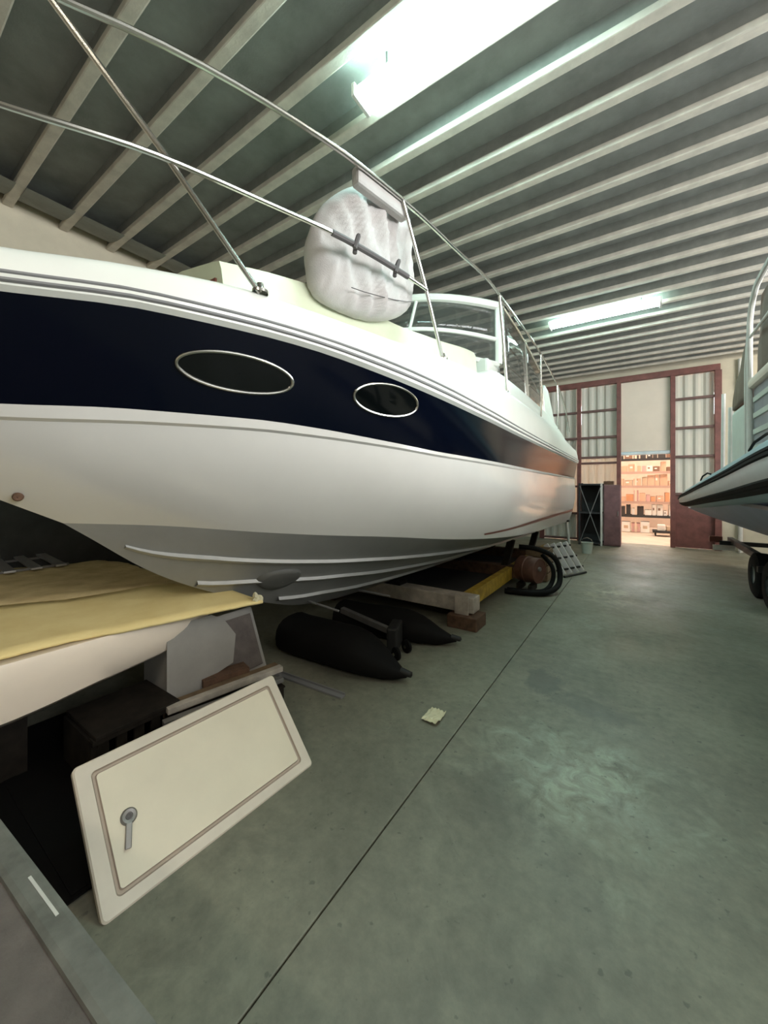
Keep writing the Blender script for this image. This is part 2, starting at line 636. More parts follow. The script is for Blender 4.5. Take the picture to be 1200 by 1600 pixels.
lamp(-1.03, 2.33, 1.5, w=.19, label='nearest glowing fluorescent strip lamp above the bow rail')
lamp(-.56, 7.62, 1.65, 'distant glowing fluorescent strip lamp further down the aisle ceiling')
lamp(.3, -2.95, 1.5, 'fluorescent strip lamp behind the viewpoint over the aisle', em='warm_tube')  # this lamp and the next two are out of view, added to light the hull
lamp(3.4, 10.5, 1.65, 'fluorescent strip lamp in the corner beside the gate', em='warm_tube')
lamp(3.4, 2.33, 1.5, 'fluorescent strip lamp above the bow of the inflatable boat', em='warm_tube')
lamp(0, 14.0, 2.4, 'warm glowing strip lamp in the store room beyond the gate', z=4.3, em='warm_diffuser', w=.3, top=4.9)

# ------------------------------------------------------------------ motor cruiser
XC = -2.6
YE = 9.3
boat = root('motor_cruiser', (XC, 4.3, 0), 'large white motor cruiser with navy hull band and oval portlights on a cradle', 'boat')


def bf(Fb, Fm, bm_, p):
    def f(F):
        u = min(1, max(0, (F - Fb) / (Fm - Fb)))
        return bm_ * (1 - (1 - u) ** p)
    return f


LINES = {
    'chine': (.72, bf(.72, 5.0, 1.28, 2.1), interp([(.72, 1.350), (1.094, 1.318), (1.609, 1.246), (2.02, 1.195), (2.55, 1.14), (3.3, 1.05), (4.0, .985), (5.5, .885), (9.3, .77)])),
    'crease': (-.15, bf(-.15, 4.3, 1.405, 2.2), interp([(-.15, 1.825), (.4, 1.832), (.9, 1.853), (1.34, 1.859), (1.62, 1.850), (2.18, 1.822), (2.9, 1.780), (4.4, 1.747), (9.3, 1.712)])),
    'navy_bot': (-.22, bf(-.22, 4.2, 1.395, 2.2), interp([(-.22, 1.875), (.4, 1.894), (.79, 1.915), (1.32, 1.918), (1.6, 1.906), (2.15, 1.865), (2.85, 1.820), (4.35, 1.790), (9.3, 1.740)])),
    'navy_top': (-.66, bf(-.66, 3.8, 1.45, 2.3), interp([(-.66, 2.20), (.35, 2.268), (.78, 2.305), (1.18, 2.303), (1.44, 2.294), (1.96, 2.250), (2.65, 2.190), (3.2, 2.155), (4.17, 2.127), (5.8, 2.100), (9.3, 2.05)])),
    'rail_top': (-.74, bf(-.74, 3.8, 1.47, 2.3), interp([(-.74, 2.265), (.35, 2.334), (.78, 2.374), (1.17, 2.376), (1.43, 2.370), (1.94, 2.345), (2.62, 2.298), (3.17, 2.262), (4.1, 2.232), (5.7, 2.200), (9.3, 2.145)])),
    'deckedge': (-.75, bf(-.75, 3.8, 1.42, 2.3), interp([(-.75, 2.36), (.35, 2.440), (.7, 2.49), (1.19, 2.530), (1.53, 2.525), (1.99, 2.520), (2.61, 2.555), (3.8, 2.60), (6.0, 2.58), (9.3, 2.37)])),
}
keel_z = interp([(.72, 1.350), (.811, 1.279), (1.183, .992), (1.579, .776), (2.098, .564), (2.462, .455), (3.1, .385), (4, .365), (9.3, .36)])
NT = 64


def tpar(i):
    return (i / NT) ** 1.55


def line_pt(name, i, s=1, db=0.0, dz=0.0):
    F0, b, z = LINES[name]
    F = F0 + (YE - F0) * tpar(i)
    bb = b(F)
    return Vector((XC + s * max(0, bb + db * min(1, bb / .15)), F, z(F) + dz))


def blend(p, q, t, bulge=0.0):
    r = p.lerp(q, t)
    r.x = XC + (r.x - XC) * (1 + bulge * math.sin(math.pi * t))
    return r


def hull_strip(a, b, name, m, n=6, bulge=0.0, da=0.0, db=0.0, parent=None, dza=0.0, dzb=0.0, i0=0):
    mb = MB()
    for s in (1, -1):
        rows = []
        for i in range(i0, NT + 1):
            p, q = line_pt(a, i, s, da, dza), line_pt(b, i, s, db, dzb)
            rows.append([blend(p, q, j / n, bulge) for j in range(n + 1)])
        mb.grid(rows)
    return mb.build(name, m, parent or boat, smooth=True, angle=60)


# bottom panels
mb = MB()
for s in (1, -1):
    rows = []
    for i in range(NT + 1):
        F0 = .72
        F = F0 + (YE - F0) * tpar(i)
        k = Vector((XC, F, keel_z(F)))
        c = line_pt('chine', i, s)
        rows.append([blend(k, c, j / 10, -.02) for j in range(11)])
    mb.grid(rows)
bottom = mb.build('hull_bottom', 'antifoul', boat, smooth=True, angle=60)
# spray strakes: ridges running along the bottom
for fr, i0, i1 in (
        (interp([(1.0, .32), (1.5, .54), (2.5, .68), (4, .74), (9.3, .74)]), 7, 64),
        (interp([(1.40, .05), (1.9, .32), (2.6, .46), (4, .5), (9.3, .5)]), 13, 64),
        (interp([(2.0, .04), (2.6, .20), (4, .25), (9.3, .25)]), 20, 64)):
    for s in (1, -1):
        mb = MB()
        rows = []
        for i in range(i0, i1 + 1):
            F = .72 + (YE - .72) * tpar(i)
            if fr(F) < .03:
                continue
            k = Vector((XC, F, keel_z(F)))
            c = line_pt('chine', i, s)
            d = (c - k)
            if d.length < 1e-3:
                continue
            dn = d.normalized()
            nrm = Vector((s * d.z, 0, -abs(d.x))).normalized()
            w = .035 * min(1, d.length / .5)
            p = blend(k, c, fr(F), -.02)
            rows.append([p - dn * w, p + nrm * w * .55 - dn * w * .2, p + nrm * w * .75 + dn * w * .5, p + dn * w * .75])
        mb.grid(rows)
        mb.build('spray_strake', 'strake_grey', bottom, smooth=True, angle=30)
# white topsides, knuckle, navy band
hull_strip('chine', 'crease', 'topsides', 'gelcoat', 12, .05, 0, -.012)
hull_strip('crease', 'crease', 'knuckle', 'gelcoat', 1, 0, -.012, .012, dza=0, dzb=.012)
hull_strip('crease', 'navy_bot', 'topside_ledge', 'gelcoat', 3, 0, .012, 0, dza=.012)
band = hull_strip('navy_bot', 'navy_top', 'navy_band', 'navy', 8, 0)
# rub rail: white lip, grey insert, white cap
hull_strip('navy_top', 'navy_top', 'rub_rail_lip', 'gelcoat_deck', 3, 0, 0, .028, dza=0, dzb=.018)
mb = MB()
for s in (1, -1):
    rows = []
    for i in range(NT + 1):
        p, q = line_pt('navy_top', i, s, .028, .018), line_pt('rail_top', i, s, .0, 0)
        pr = [(0, 0.0), (.25, .0), (.3, -.010), (.42, -.010), (.48, .008), (.72, .008), (.8, -.012), (1, -.006)]
        row = []
        for t, o in pr:
            v = p.lerp(q, t)
            bb = abs(v.x - XC)
            v.x += s * o * min(1, bb / .15)
            row.append(v)
        rows.append(row)
    mb.grid(rows)
rubr = mb.build('rub_rail', 'gelcoat_deck', boat, smooth=True, angle=25)
for t, o, r, mm in ((.37, .000, .010, 'rub_grey'), (.92, -.002, .008, 'rub_grey')):
    for s in (1, -1):
        pts = []
        for i in range(1, NT + 1):
            p, q = line_pt('navy_top', i, s, .028, .018), line_pt('rail_top', i, s)
            v = p.lerp(q, t)
            v.x += s * o
            pts.append(v)
        MB().tube(pts, r, 6).build('rub_insert', mm, rubr, smooth=True)
# deck moulding: bulwark roll and deck
mb = MB()
for s in (1, -1):
    rows = []
    for i in range(NT + 1):
        p, q = line_pt('rail_top', i, s, -.006), line_pt('deckedge', i, s, -.05)
        row = []
        for j in range(9):
            a = math.pi / 2 * j / 8
            v = Vector((p.x + (q.x - p.x) * (1 - math.cos(a)) , p.y + (q.y - p.y) * j / 8, p.z + (q.z - p.z) * math.sin(a)))
            row.append(v)
        c = Vector((XC, q.y, q.z + .05 * min(1, abs(q.x - XC))))
        for t in (.25, .6, 1.0):
            v = q.lerp(c, t)
            v.z = q.z + .05 * min(1, abs(q.x - XC)) * (1 - (1 - t) ** 2)
            row.append(v)
        rows.append(row)
    mb.grid(rows)
mb.build('deck', 'gelcoat_deck', boat, smooth=True, angle=50)
# transom
mb = MB()
tr = [Vector((XC, YE, keel_z(YE)))] + [line_pt(n, NT, 1) for n in ('chine', 'crease', 'navy_bot', 'navy_top', 'rail_top', 'deckedge')]
pts = tr + [Vector((2 * XC - p.x, p.y, p.z)) for p in reversed(tr[1:])]
mb.face(pts)
mb.build('transom', 'gelcoat', boat)
# boot stripe above the aft chine
for s in (1, -1):
    rows = []
    mb = MB()
    for i in range(34, NT + 1):
        p, q = line_pt('chine', i, s), line_pt('crease', i, s, -.012)
        z0 = max(p.z + .012, 1.035 - .006 * (p.y - 3.4))
        if p.y < 3.35:
            continue
        row = []
        for zz in (z0, z0 + min(.05, .012 * (p.y - 3.3) + .012)):
            t = (zz - p.z) / (q.z - p.z)
            v = blend(p, q, t, .05)
            v.x += s * .004
            row.append(v)
        rows.append(row)
    mb.grid(rows)
    mb.build('boot_stripe', 'boot_red', boat)


def band_pt(F, z, s=1, out=0.0):
    """point on the navy band at station F and height z"""
    za, zb = LINES['navy_bot'][2](F), LINES['navy_top'][2](F)
    ba, bb = LINES['navy_bot'][1](F), LINES['navy_top'][1](F)
    t = (z - za) / (zb - za)
    return Vector((XC + s * (ba + (bb - ba) * t + out), F, z))


# oval portlights: stainless ring and dark pane
for Fc, zc, a, bz, tilt in ((1.175, 2.122, .262, .080, -.045), (2.07, 2.113, .262, .091, -.02)):
    for s in (1, -1):
        ring, inner = [], []
        for k in range(48):
            th = 2 * math.pi * k / 48
            u, v = a * math.cos(th), bz * math.sin(th)
            ring.append(band_pt(Fc + u, zc + v + tilt * u, s, .008))
        pl = MB().tube(ring, .0085, 8, closed=True).build('portlight', 'steel', boat, smooth=True)
        mb = MB()
        rows = []
        for rr in (1.0, .66, .33, .02):
            rows.append([band_pt(Fc + rr * a * math.cos(2 * math.pi * k / 48), zc + rr * (bz * math.sin(2 * math.pi * k / 48)) + tilt * rr * a * math.cos(2 * math.pi * k / 48), s, .006) for k in range(48)])
        mb.grid(rows, cv=True)
        mb.build('pane', 'port_glass', pl, smooth=True)
# drain fitting near the stem and thruster scoop low on the bottom
MB().lathe((XC + .06, .53, 1.502), [(.002, .03), (.016, .03), (.022, .02), (.022, -.02)], axis=(.93, -.3, -.2), n=16).build('drain_fitting', 'rust', boat, smooth=True)
mb = MB()
rows = []
F0 = 1.90
kz = lambda F: keel_z(F)


def bot_pt(F, t, s=1, out=0.0):
    b = LINES['chine'][1](F)
    zc_ = LINES['chine'][2](F)
    k = Vector((XC, F, keel_z(F)))
    c = Vector((XC + s * b, F, zc_))
    d = c - k
    nrm = Vector((s * d.z, 0, -abs(d.x))).normalized()
    return blend(k, c, t, -.02) + nrm * out


for rr, out in ((1.0, -.002), (.93, .018), (.8, .026), (.4, .028), (.02, .028)):
    row = []
    for k in range(32):
        c_, s_ = math.cos(2 * math.pi * k / 32), math.sin(2 * math.pi * k / 32)
        c_ = c_ * (.7 if c_ > 0 else 1.15)
        row.append(bot_pt(2.02 + rr * (.165 * c_ + .05 * s_), .37 + rr * .16 * s_, 1, out))
    rows.append(row)
mb.grid(rows, cv=True)
mb.build('thruster_scoop', 'scoop_grey', boat, smooth=True, angle=40)

# raised coachroof (cream non-skid top)
cb = interp([(1.18, .71), (1.6, .80), (2.3, .93), (4.1, 1.02), (4.4, 1.03)])
cz = interp([(1.18, 2.775), (1.5, 2.83), (1.93, 2.87), (2.4, 2.865), (3.2, 2.95), (4.1, 3.08), (4.4, 3.09)])
mb = MB()
rows = []
for i in range(33):
    F = 1.18 + (4.12 - 1.18) * i / 32
    b, zt = cb(F), cz(F)
    zb = LINES['deckedge'][2](F) + .0
    prof = [(b + .10, zb - .01), (b + .07, zb + .03), (b + .04, zt - .06), (b + .02, zt - .015), (b - .04, zt), (b * .5, zt + .05), (0, zt + .065)]
    full = prof + [(-x, z) for x, z in reversed(prof[:-1])]
    rows.append([(XC + x, F, z) for x, z in full])
vs = mb.grid(rows)
mb.bm.faces.new(vs[0])
mb.bm.faces.new(vs[-1])
croof = mb.build('coachroof', 'cream_deck', boat, smooth=True, angle=40)
# small warning plate on its forward face, deck cleat
MB().box((XC + .66, 1.175, 2.66), (.10, .012, .025)).build('warning_plate', 'boot_red', croof)

# superstructure base behind the coachroof and cockpit coaming
mb = MB()
rows = []
for i in range(25):
    F = 3.3 + (9.2 - 3.3) * i / 24
    zb = LINES['deckedge'][2](F) - .02
    zt = interp([(3.3, 2.59), (3.7, 2.70), (4.2, 2.84), (5, 2.85), (7, 2.80), (9.2, 2.45)])(F)
    prof = [(1.36, zb), (1.31, zb + (zt - zb) * .8), (1.27, zt), (.98, zt), (.95, zb)]
    rows.append([(XC + x, F, z) for x, z in prof])
mb.grid(rows)
rows = [[(2 * XC - p[0], p[1], p[2]) for p in r] for r in rows]
mb.grid(rows)
mb.build('coaming', 'gelcoat_deck', boat, smooth=True, angle=40)
MB().box((XC, 4.60, 2.84), (2.24, .5, .46), bev=.03).build('cabin_bulkhead', 'gelcoat_deck', boat)


# windscreen: curved front frame with panes, near-side wing with panes
def ws_pt(u, v):
    """u -1..1 across (1 near side), v 0 sill .. 1 top"""
    x = u * 1.14
    F = 3.92 + .75 * abs(u) ** 2.2 + (1 - v) * (-.32) * (1 - abs(u) ** 3)
    z = 3.06 + v * .72 + (.04 * (1 - abs(u))) * v
    return Vector((XC + x, F, z))


wsf = MB().tube([ws_pt(-1 + 2 * i / 40, 1) for i in range(41)], .055, 10).build('windscreen', 'gelcoat_deck', boat, smooth=True)
MB().tube([ws_pt(-1 + 2 * i / 40, .42) for i in range(41)], .03, 8).build('sill', 'gelcoat_deck', wsf, smooth=True)
MB().tube([ws_pt(-1 + 2 * i / 40, 0) for i in range(41)], .035, 8).build('sill', 'gelcoat_deck', wsf, smooth=True)
for u in (-1, 1):
    MB().tube([ws_pt(u, j / 6) for j in range(7)], .055, 10).build('corner_post', 'gelcoat_deck', wsf, smooth=True)
for u in (-.33, .33):
    MB().tube([ws_pt(u, j / 6) for j in range(7)], .02, 8).build('mullion', 'gelcoat_deck', wsf, smooth=True)
for u0, u1 in ((-.98, -.34), (-.32, .32), (.34, .98)):
    for v0, v1 in ((.44, .97), (.02, .40)):
        mb = MB()
        mb.grid([[ws_pt(u0 + (u1 - u0) * i / 12, v0 + (v1 - v0) * j / 3) for j in range(4)] for i in range(13)])
        mb.build('pane', 'tint_glass', wsf, smooth=True, thick=.006)
for s in (1, -1):
    def sp(F, v):
        zt = interp([(4.7, 3.78), (5.5, 3.72), (6.9, 3.50)])(F)
        return Vector((XC + s * (1.18 + .05 * (1 - v)), F, 2.83 + (zt - 2.83) * v))
    wg = MB().tube([sp(4.70 + 2.2 * i / 12, 1) for i in range(13)], .022, 8).build('side_window', 'steel', boat, smooth=True)
    MB().tube([sp(4.70 + 2.2 * i / 12, 0) for i in range(13)], .022, 8).build('window_rail', 'gelcoat_deck', wg, smooth=True)
    for F in (4.72, 5.8, 6.88):
        MB().tube([sp(F, 0), sp(F, 1)], .022, 8).build('window_post', 'steel', wg, smooth=True)
    for a, b in ((4.74, 5.78), (5.82, 6.86)):
        mb = MB()
        mb.grid([[sp(a + (b - a) * i / 6, .02 + .96 * j / 3) for j in range(4)] for i in range(7)])
        mb.build('pane', 'tint_glass', wg, smooth=True, thick=.006)
    # raked arch leg aft of the side windows
    mb = MB()
    mb.prism([(XC + s * 1.24, 6.95, 2.78), (XC + s * 1.24, 7.9, 2.74), (XC + s * 1.20, 7.45, 3.30), (XC + s * 1.19, 7.2, 3.36), (XC + s * 1.20, 7.02, 3.2)], (-s * .06, 0, 0))
    mb.build('arch_leg', 'gelcoat_deck', boat)

# bow rail
RB = bf(-.95, 3.8, 1.36, 2.3)


def rail_pt(F, z, s=1, off=0.0):
    return Vector((XC + s * (RB(F) + off), F, z))


up_z = interp([(-.95, 3.30), (.0, 3.37), (.509, 3.411), (.782, 3.455), (1.197, 3.490), (1.82, 3.515), (2.8, 3.515), (3.8, 3.59), (5.4, 3.58), (7.37, 3.39), (8.4, 3.05), (8.8, 2.70)])
mid_z = interp([(-.90, 2.84), (.0, 2.89), (.347, 2.911), (.8, 2.965), (1.2, 2.978), (1.77, 3.005), (2.5, 3.0), (2.65, 2.99)])
for s in (1, -1):
    F0_ = -.93 if s > 0 else 2.45
    br = MB().tube([rail_pt(F, up_z(F), s) for F in (F0_ + (8.8 - F0_) * (i / 60) ** 1.3 for i in range(61))], .0145, 10).build('bow_rail', 'steel', boat, smooth=True)
    if s > 0:
        MB().tube([rail_pt(-.9 + 3.38 * i / 40, mid_z(-.9 + 3.38 * i / 40), s, .01) for i in range(41)], .0125, 10).build('mid_rail', 'steel', br, smooth=True)
    for Fb, Ft in ((1.22, .46), (2.73, 2.22), (4.32, 4.02), (6.09, 6.05), (7.56, 7.40), (8.6, 8.4)):
        bz = LINES['deckedge'][2](Fb)
        if s < 0 and Fb < 3:
            Ft = 2.45
            if Fb < 2:
                continue
        if Fb > 4:
            bz = 2.62
        st = MB().tube([rail_pt(Fb, bz - .01, s, -.005), rail_pt((Fb + Ft) / 2, (bz + up_z(Ft)) / 2, s), rail_pt(Ft, up_z(Ft), s)], .0135, 10).build('stanchion', 'steel', br, smooth=True)
    for Fb in (1.22, 2.73, 4.32):
        bz = LINES['deckedge'][2](Fb)
        if s < 0 and Fb < 2:
            continue
        q = rail_pt(Fb, bz, s, -.005)
        MB().lathe(q + Vector((0, 0, -.012)), [(.04, 0), (.04, .014), (.02, .03), (.016, .05)], n=14).build('stanchion_foot', 'steel', br, smooth=True)

# ------------------------------------------------------------------ canvas bundle hung on the bow rail
bun = root('canvas_bundle', (-1.55, 2.1, 2.62), 'puffy white canvas-covered bundle strapped inside the bow rail', 'cover')
OUT = [(1.672, 3.059), (1.676, 2.845), (1.731, 2.739), (1.914, 2.707), (2.205, 2.738), (2.475, 2.861), (2.60, 3.052), (2.585, 3.375), (2.50, 3.62), (2.341, 3.68), (2.111, 3.651), (1.94, 3.535), (1.788, 3.367), (1.703, 3.212)]
loop = smooth_path([(0, a, b) for a, b in OUT + OUT[:1]], 6)[:-1]
cF = sum(p.y for p in loop) / len(loop)
cZ = sum(p.z for p in loop) / len(loop)
mb = MB()
XB = -1.53
zs_ = [p.z for p in loop]
z_lo, z_hi = min(zs_) + .002, max(zs_) - .002


def span(z):
    xs = []
    for p, q in zip(loop, loop[1:] + loop[:1]):
        if (p.z - z) * (q.z - z) <= 0 and abs(p.z - q.z) > 1e-9:
            xs.append(p.y + (q.y - p.y) * (z - p.z) / (q.z - p.z))
    return min(xs), max(xs)


for sgn in (1, -1):
    rows = []
    for i in range(45):
        v = .5 - .5 * math.cos(math.pi * i / 44)
        z = z_lo + (z_hi - z_lo) * v
        f0, f1 = span(z)
        row = []
        for j in range(45):
            u = .5 - .5 * math.cos(math.pi * j / 44)
            F = f0 + (f1 - f0) * u
            edge = math.sqrt(max(0, 1 - abs(2 * u - 1) ** 3.5)) * math.sqrt(max(0, 1 - abs(2 * v - 1) ** 4))
            nn = noise.noise(Vector((1, F * 5, z * 3.0))) * .03 + noise.noise(Vector((4, F * 15 + z * 5, z * 2.5))) * .055 + noise.noise(Vector((9, F * 32 - z * 9, z * 7))) * .028
            row.append((XC + RB(F) - .235 + sgn * edge * (.145 + nn), F, z))
        rows.append(row)
    mb.grid(rows)
cov = mb.build('cover', 'canvas', bun, smooth=True, angle=80)
# flat hanger pad over the top rail
mb = MB()
mb.bar(rail_pt(1.84, up_z(1.84) - .03, 1, -.05), rail_pt(2.30, up_z(2.30) - .03, 1, -.045), .07, .12, bev=.02)
mb.build('hanger_pad', 'canvas', bun)
for F in (1.79, 2.14):
    z = mid_z(F)
    mb = MB()
    mb.tube([rail_pt(F - .02, z - .03, 1, .02), rail_pt(F, z + .05, 1, .03), rail_pt(F + .03, z + .03, 1, -.02), rail_pt(F + .02, z - .03, 1, -.02)], .014, 6)
    mb.build('clip', 'strap', bun, smooth=True)
mb = MB()
mb.tube([rail_pt(F, mid_z(F), 1, .01) for F in (1.62, 1.7, 1.8, 1.9, 2.0, 2.1, 2.2, 2.26)], .018, 8)
mb.build('rail_sleeve', 'strap', bun, smooth=True)
# seam cord near the foot of the cover
MB().tube([(XC + RB(F) - .235 + .150, F, z) for F, z in ((1.85, 2.80), (1.95, 2.81), (2.1, 2.835), (2.25, 2.865), (2.38, 2.90), (2.46, 2.93))], .003, 6).build('cord', 'strap', bun, smooth=True)

# ------------------------------------------------------------------ cradle under the cruiser
crd = root('boat_cradle', (XC, 5, 0), 'yellow and rusty steel boat cradle under the motor cruiser', 'cradle')
for x in (-1.66, -3.54):
    MB().bar((x, 3.95, .23), (x, 8.6, .23), .09, .18, bev=.006).build('side_beam', 'yellow_paint', crd)
for y, m in ((4.05, 'timber_pale'), (5.95, 'rust'), (7.6, 'rust')):
    MB().bar((-1.50, y, .24), (-3.7, y, .24), .20, .17, bev=.012).build('cross_beam', m, crd)
for x in (-1.60, -3.6):
    for y in (4.0, 8.4):
        MB().box((x, y, .07), (.34, .30, .14), bev=.01).build('foot', 'rust', crd)
for y in (4.05, 5.95, 7.6):
    MB().box((XC, y, .345), (.3, .18, .05), bev=.01).build('keel_block', 'dark_wood', crd)
for y in (5.95, 7.6):
    for s in (1, -1):
        zt = .36 + (LINES['chine'][2](y) - .36) * .95 / 1.28 - .03
        MB().bar((XC + s * .85, y, .3), (XC + s * .95, y, zt + .02), .1, .1, up=(0, 1, 0)).build('bilge_pad', 'dark_wood', crd)
MB().box((XC, 5.0, .16), (1.75, 1.7, .02)).build('deck_plate', 'cage_dark', crd)  # dark plates added to paint the deep shade under the hull
MB().box((XC, 6.8, .16), (1.75, 1.4, .02)).build('deck_plate', 'cage_dark', crd)
# end plate with pale edges on the near beam
MB().box((-1.63, 3.93, .24), (.16, .02, .22), bev=.004).build('end_plate', 'timber_pale', crd)

js = root('boat_stand', (-1.30, 9.12, 0), 'slim white prop leg standing at the stern of the cruiser', 'stand')
MB().tube([(-1.26, 9.15, .02), (-1.33, 9.05, .80)], .028, 10).build('post', 'pole_white', js, smooth=True)
MB().box((-1.26, 9.15, .012), (.22, .22, .024), bev=.004).build('base_plate', 'pole_white', js)
MB().box((-1.34, 9.04, .80), (.14, .14, .03), bev=.004).build('pad', 'dark_wood', js)

# ------------------------------------------------------------------ black floats under the bow and a wheeled bracket


def float_body(tip, tail, label, r=.17):
    t = root('float', ((tip[0] + tail[0]) / 2, (tip[1] + tail[1]) / 2, 0), label, 'float', 'black floats under the bow')
    a, b = Vector(tip), Vector(tail)
    d = b - a
    n = 14
    rows = []
    for i in range(n + 1):
        u = i / n
        rr = r * (min(1, .10 + 1.5 * u) if u < .6 else 1) * (1 - .15 * max(0, u - .7))
        rr = r * (math.sin(min(1, u / .5 + .06) * math.pi / 2))
        c = a + d * u
        c.z = max(rr * .85, c.z)
        x = d.normalized()
        y = Vector((-x.y, x.x, 0))
        row = []
        for k in range(18):
            th = 2 * math.pi * k / 18
            cx_, cz_ = math.cos(th), math.sin(th)
            row.append(c + y * (rr * 1.15 * abs(cx_) ** .8 * (1 if cx_ > 0 else -1)) + Vector((0, 0, rr * .85 * abs(cz_) ** .8 * (1 if cz_ > 0 else -1))))
        rows.append(row)
    mb = MB()
    vs = mb.grid(rows, cv=True)
    mb.bm.faces.new(vs[0])
    mb.bm.faces.new(vs[-1])
    mb.build('body', 'black_rubber', t, smooth=True, angle=50)
    MB().lathe(a + Vector((0, 0, .02)), [(.001, -.05), (.022, -.04), (.026, 0), (.03, .05)], axis=(b - a), n=12).build('nose_cap', 'black_plastic', t, smooth=True)
    top = [a + d * u + Vector((0, 0, r * 1.75)) for u in (.55, .7, .85, .95)]
    MB().tube(top, .010, 8).build('grab_rail', 'rub_grey', t, smooth=True)
    return t


float_body((-1.52, 2.56, .06), (-2.75, 2.50, .17), 'black tapered float nearer the leaning white hatch, pointing at the aisle', .19)
float_body((-1.47, 3.42, .06), (-2.7, 3.15, .16), 'black tapered float beside the yellow cradle, behind the dark bracket', .17)
bk = root('wheel_bracket', (-1.85, 2.95, 0), 'small black wheeled bracket between the two black floats', 'bracket')
MB().box((-1.88, 2.95, .17), (.10, .26, .22), rz=R(20), bev=.02).build('plate', 'black_plastic', bk)
MB().bar((-1.85, 2.93, .2), (-2.5, 2.93, .3), .05, .05).build('arm', 'steel_worn', bk)
for dy in (-.09, .1):
    MB().lathe((-1.80, 2.93 + dy, .06), [(.001, -.02), (.045, -.02), (.06, -.012), (.06, .012), (.045, .02), (.001, .02)], axis=(.3, 1, 0), n=18).build('wheel', 'black_rubber', bk, smooth=True)
    MB().lathe((-1.80, 2.93 + dy, .06), [(.001, -.026), (.016, -.026), (.016, .026), (.001, .026)], axis=(.3, 1, 0), n=10).build('hub', 'steel', bk, smooth=True)

# ------------------------------------------------------------------ things along the cradle
dr = root('steel_drum', (-1.45, 6.0, 0), 'reddish brown steel drum lying beside the cradle, ringed by black hose', 'drum')
MB().lathe((-1.53, 6.0, .30), [(.001, 0), (.17, 0), (.19, .02), (.19, .12), (.20, .13), (.20, .15), (.19, .16), (.19, .30), (.18, .325), (.172, .325), (.168, .315), (.001, .315)], axis=(1, -.35, 0), n=28).build('shell', 'drum_red', dr, smooth=True, angle=30)
MB().lathe((-1.24, 5.89, .33), [(.03, 0), (.03, .03), (.02, .035), (.001, .035)], axis=(1, -.35, 0), n=12).build('bung', 'steel_worn', dr, smooth=True)
for s in (-1, 1):
    MB().box((-1.42 + s * .09, 5.95 - s * .03, .05), (.06, .34, .10), bev=.008).build('chock', 'dark_wood', dr)
hs = root('hose', (-1.25, 5.85, 0), 'thick black rubber hose curling around the reddish drum', 'hose')
pts = smooth_path([(-1.62, 5.50, .04), (-1.35, 5.55, .04), (-1.10, 5.68, .05), (-.98, 5.95, .12), (-.99, 6.10, .32), (-1.08, 6.10, .50), (-1.30, 6.05, .60), (-1.55, 6.0, .62)], 8)
MB().tube(pts, .038, 12).build('coil', 'black_rubber', hs, smooth=True)
pts = smooth_path([(-1.62, 5.62, .035), (-1.35, 5.68, .035), (-1.14, 5.80, .05), (-1.07, 6.02, .16), (-1.10, 6.14, .34), (-1.25, 6.18, .5)], 8)
MB().tube(pts, .032, 12).build('coil', 'black_rubber', hs, smooth=True)

ld = root('ladder', (-1.15, 7.4, 0), 'silver folding boarding ladder propped between drum and stern', 'ladder')
for k in range(4):
    MB().bar((-1.36 + .075 * k, 7.02 + .16 * k, .54), (-1.08 + .075 * k, 7.08 + .16 * k, .04), .085, .035, up=(0, 1, 0), bev=.010).build('rung', 'ladder_white', ld)
for z in (.12, .30, .48):
    o_ = (.54 - z) / .5 * .28
    MB().bar((-1.40 + o_, 6.94, z), (-1.09 + o_, 7.62, z), .03, .03).build('side_rail', 'black_plastic', ld)
MB().tube([(-1.06, 7.0, .02), (-.80, 7.6, .02)], .02, 8).build('foot_tube', 'black_plastic', ld, smooth=True)
bb_ = root('bucket', (-1.02, 9.9, 0), 'small pale bucket beside the dark cage near the gate', 'bucket')
MB().lathe((-1.02, 9.9, 0), [(.001, 0), (.10, 0), (.125, .24), (.135, .25), (.12, .25), (.10, .02)], n=18).build('body', 'console_white', bb_, smooth=True, angle=30)
MB().tube([(-1.02 - .125, 9.9, .24), (-1.02 - .08, 9.9, .33), (-1.02, 9.9, .36), (-1.02 + .08, 9.9, .33), (-1.02 + .125, 9.9, .24)], .006, 6).build('handle', 'steel', bb_)

# crate of odds and ends deeper under the hull
ct = root('crate', (-1.40, 6.75, 0), 'brown wooden crate under the stern behind the red drum', 'crate')
for z in (.07, .20, .33, .46):
    for x in (-1.24, -1.56):
        MB().box((x, 6.72, z), (.02, .40, .10), bev=.003).build('slat', 'wood', ct)
    for y in (6.51, 6.93):
        MB().box((-1.40, y, z), (.34, .02, .10), bev=.003).build('slat', 'wood', ct)
MB().box((-1.40, 6.72, .01), (.3, .38, .02)).build('base', 'wood', ct)

# ------------------------------------------------------------------ foreground: leaning hatch
hat = root('hatch_panel', (-1.7, 1.03, 0), 'cream fibreglass hatch panel with a latch leaning near the grey workbench', 'hatch')
B0, B1 = Vector((-1.557, .541, .004)), Vector((-1.506, 1.52, .004))
ux = (B1 - B0).normalized()
upv = Vector((-.36, 0, .385))
upv = (upv - ux * upv.dot(ux))
HW, HH = (B1 - B0).length, .535
upn = upv.normalized()
nrm = ux.cross(upn)
if nrm.x < 0:
    nrm = -nrm


def hp(u, v, w=0.0):
    return B0 + ux * (u * HW) + upn * (v * HH) + nrm * w


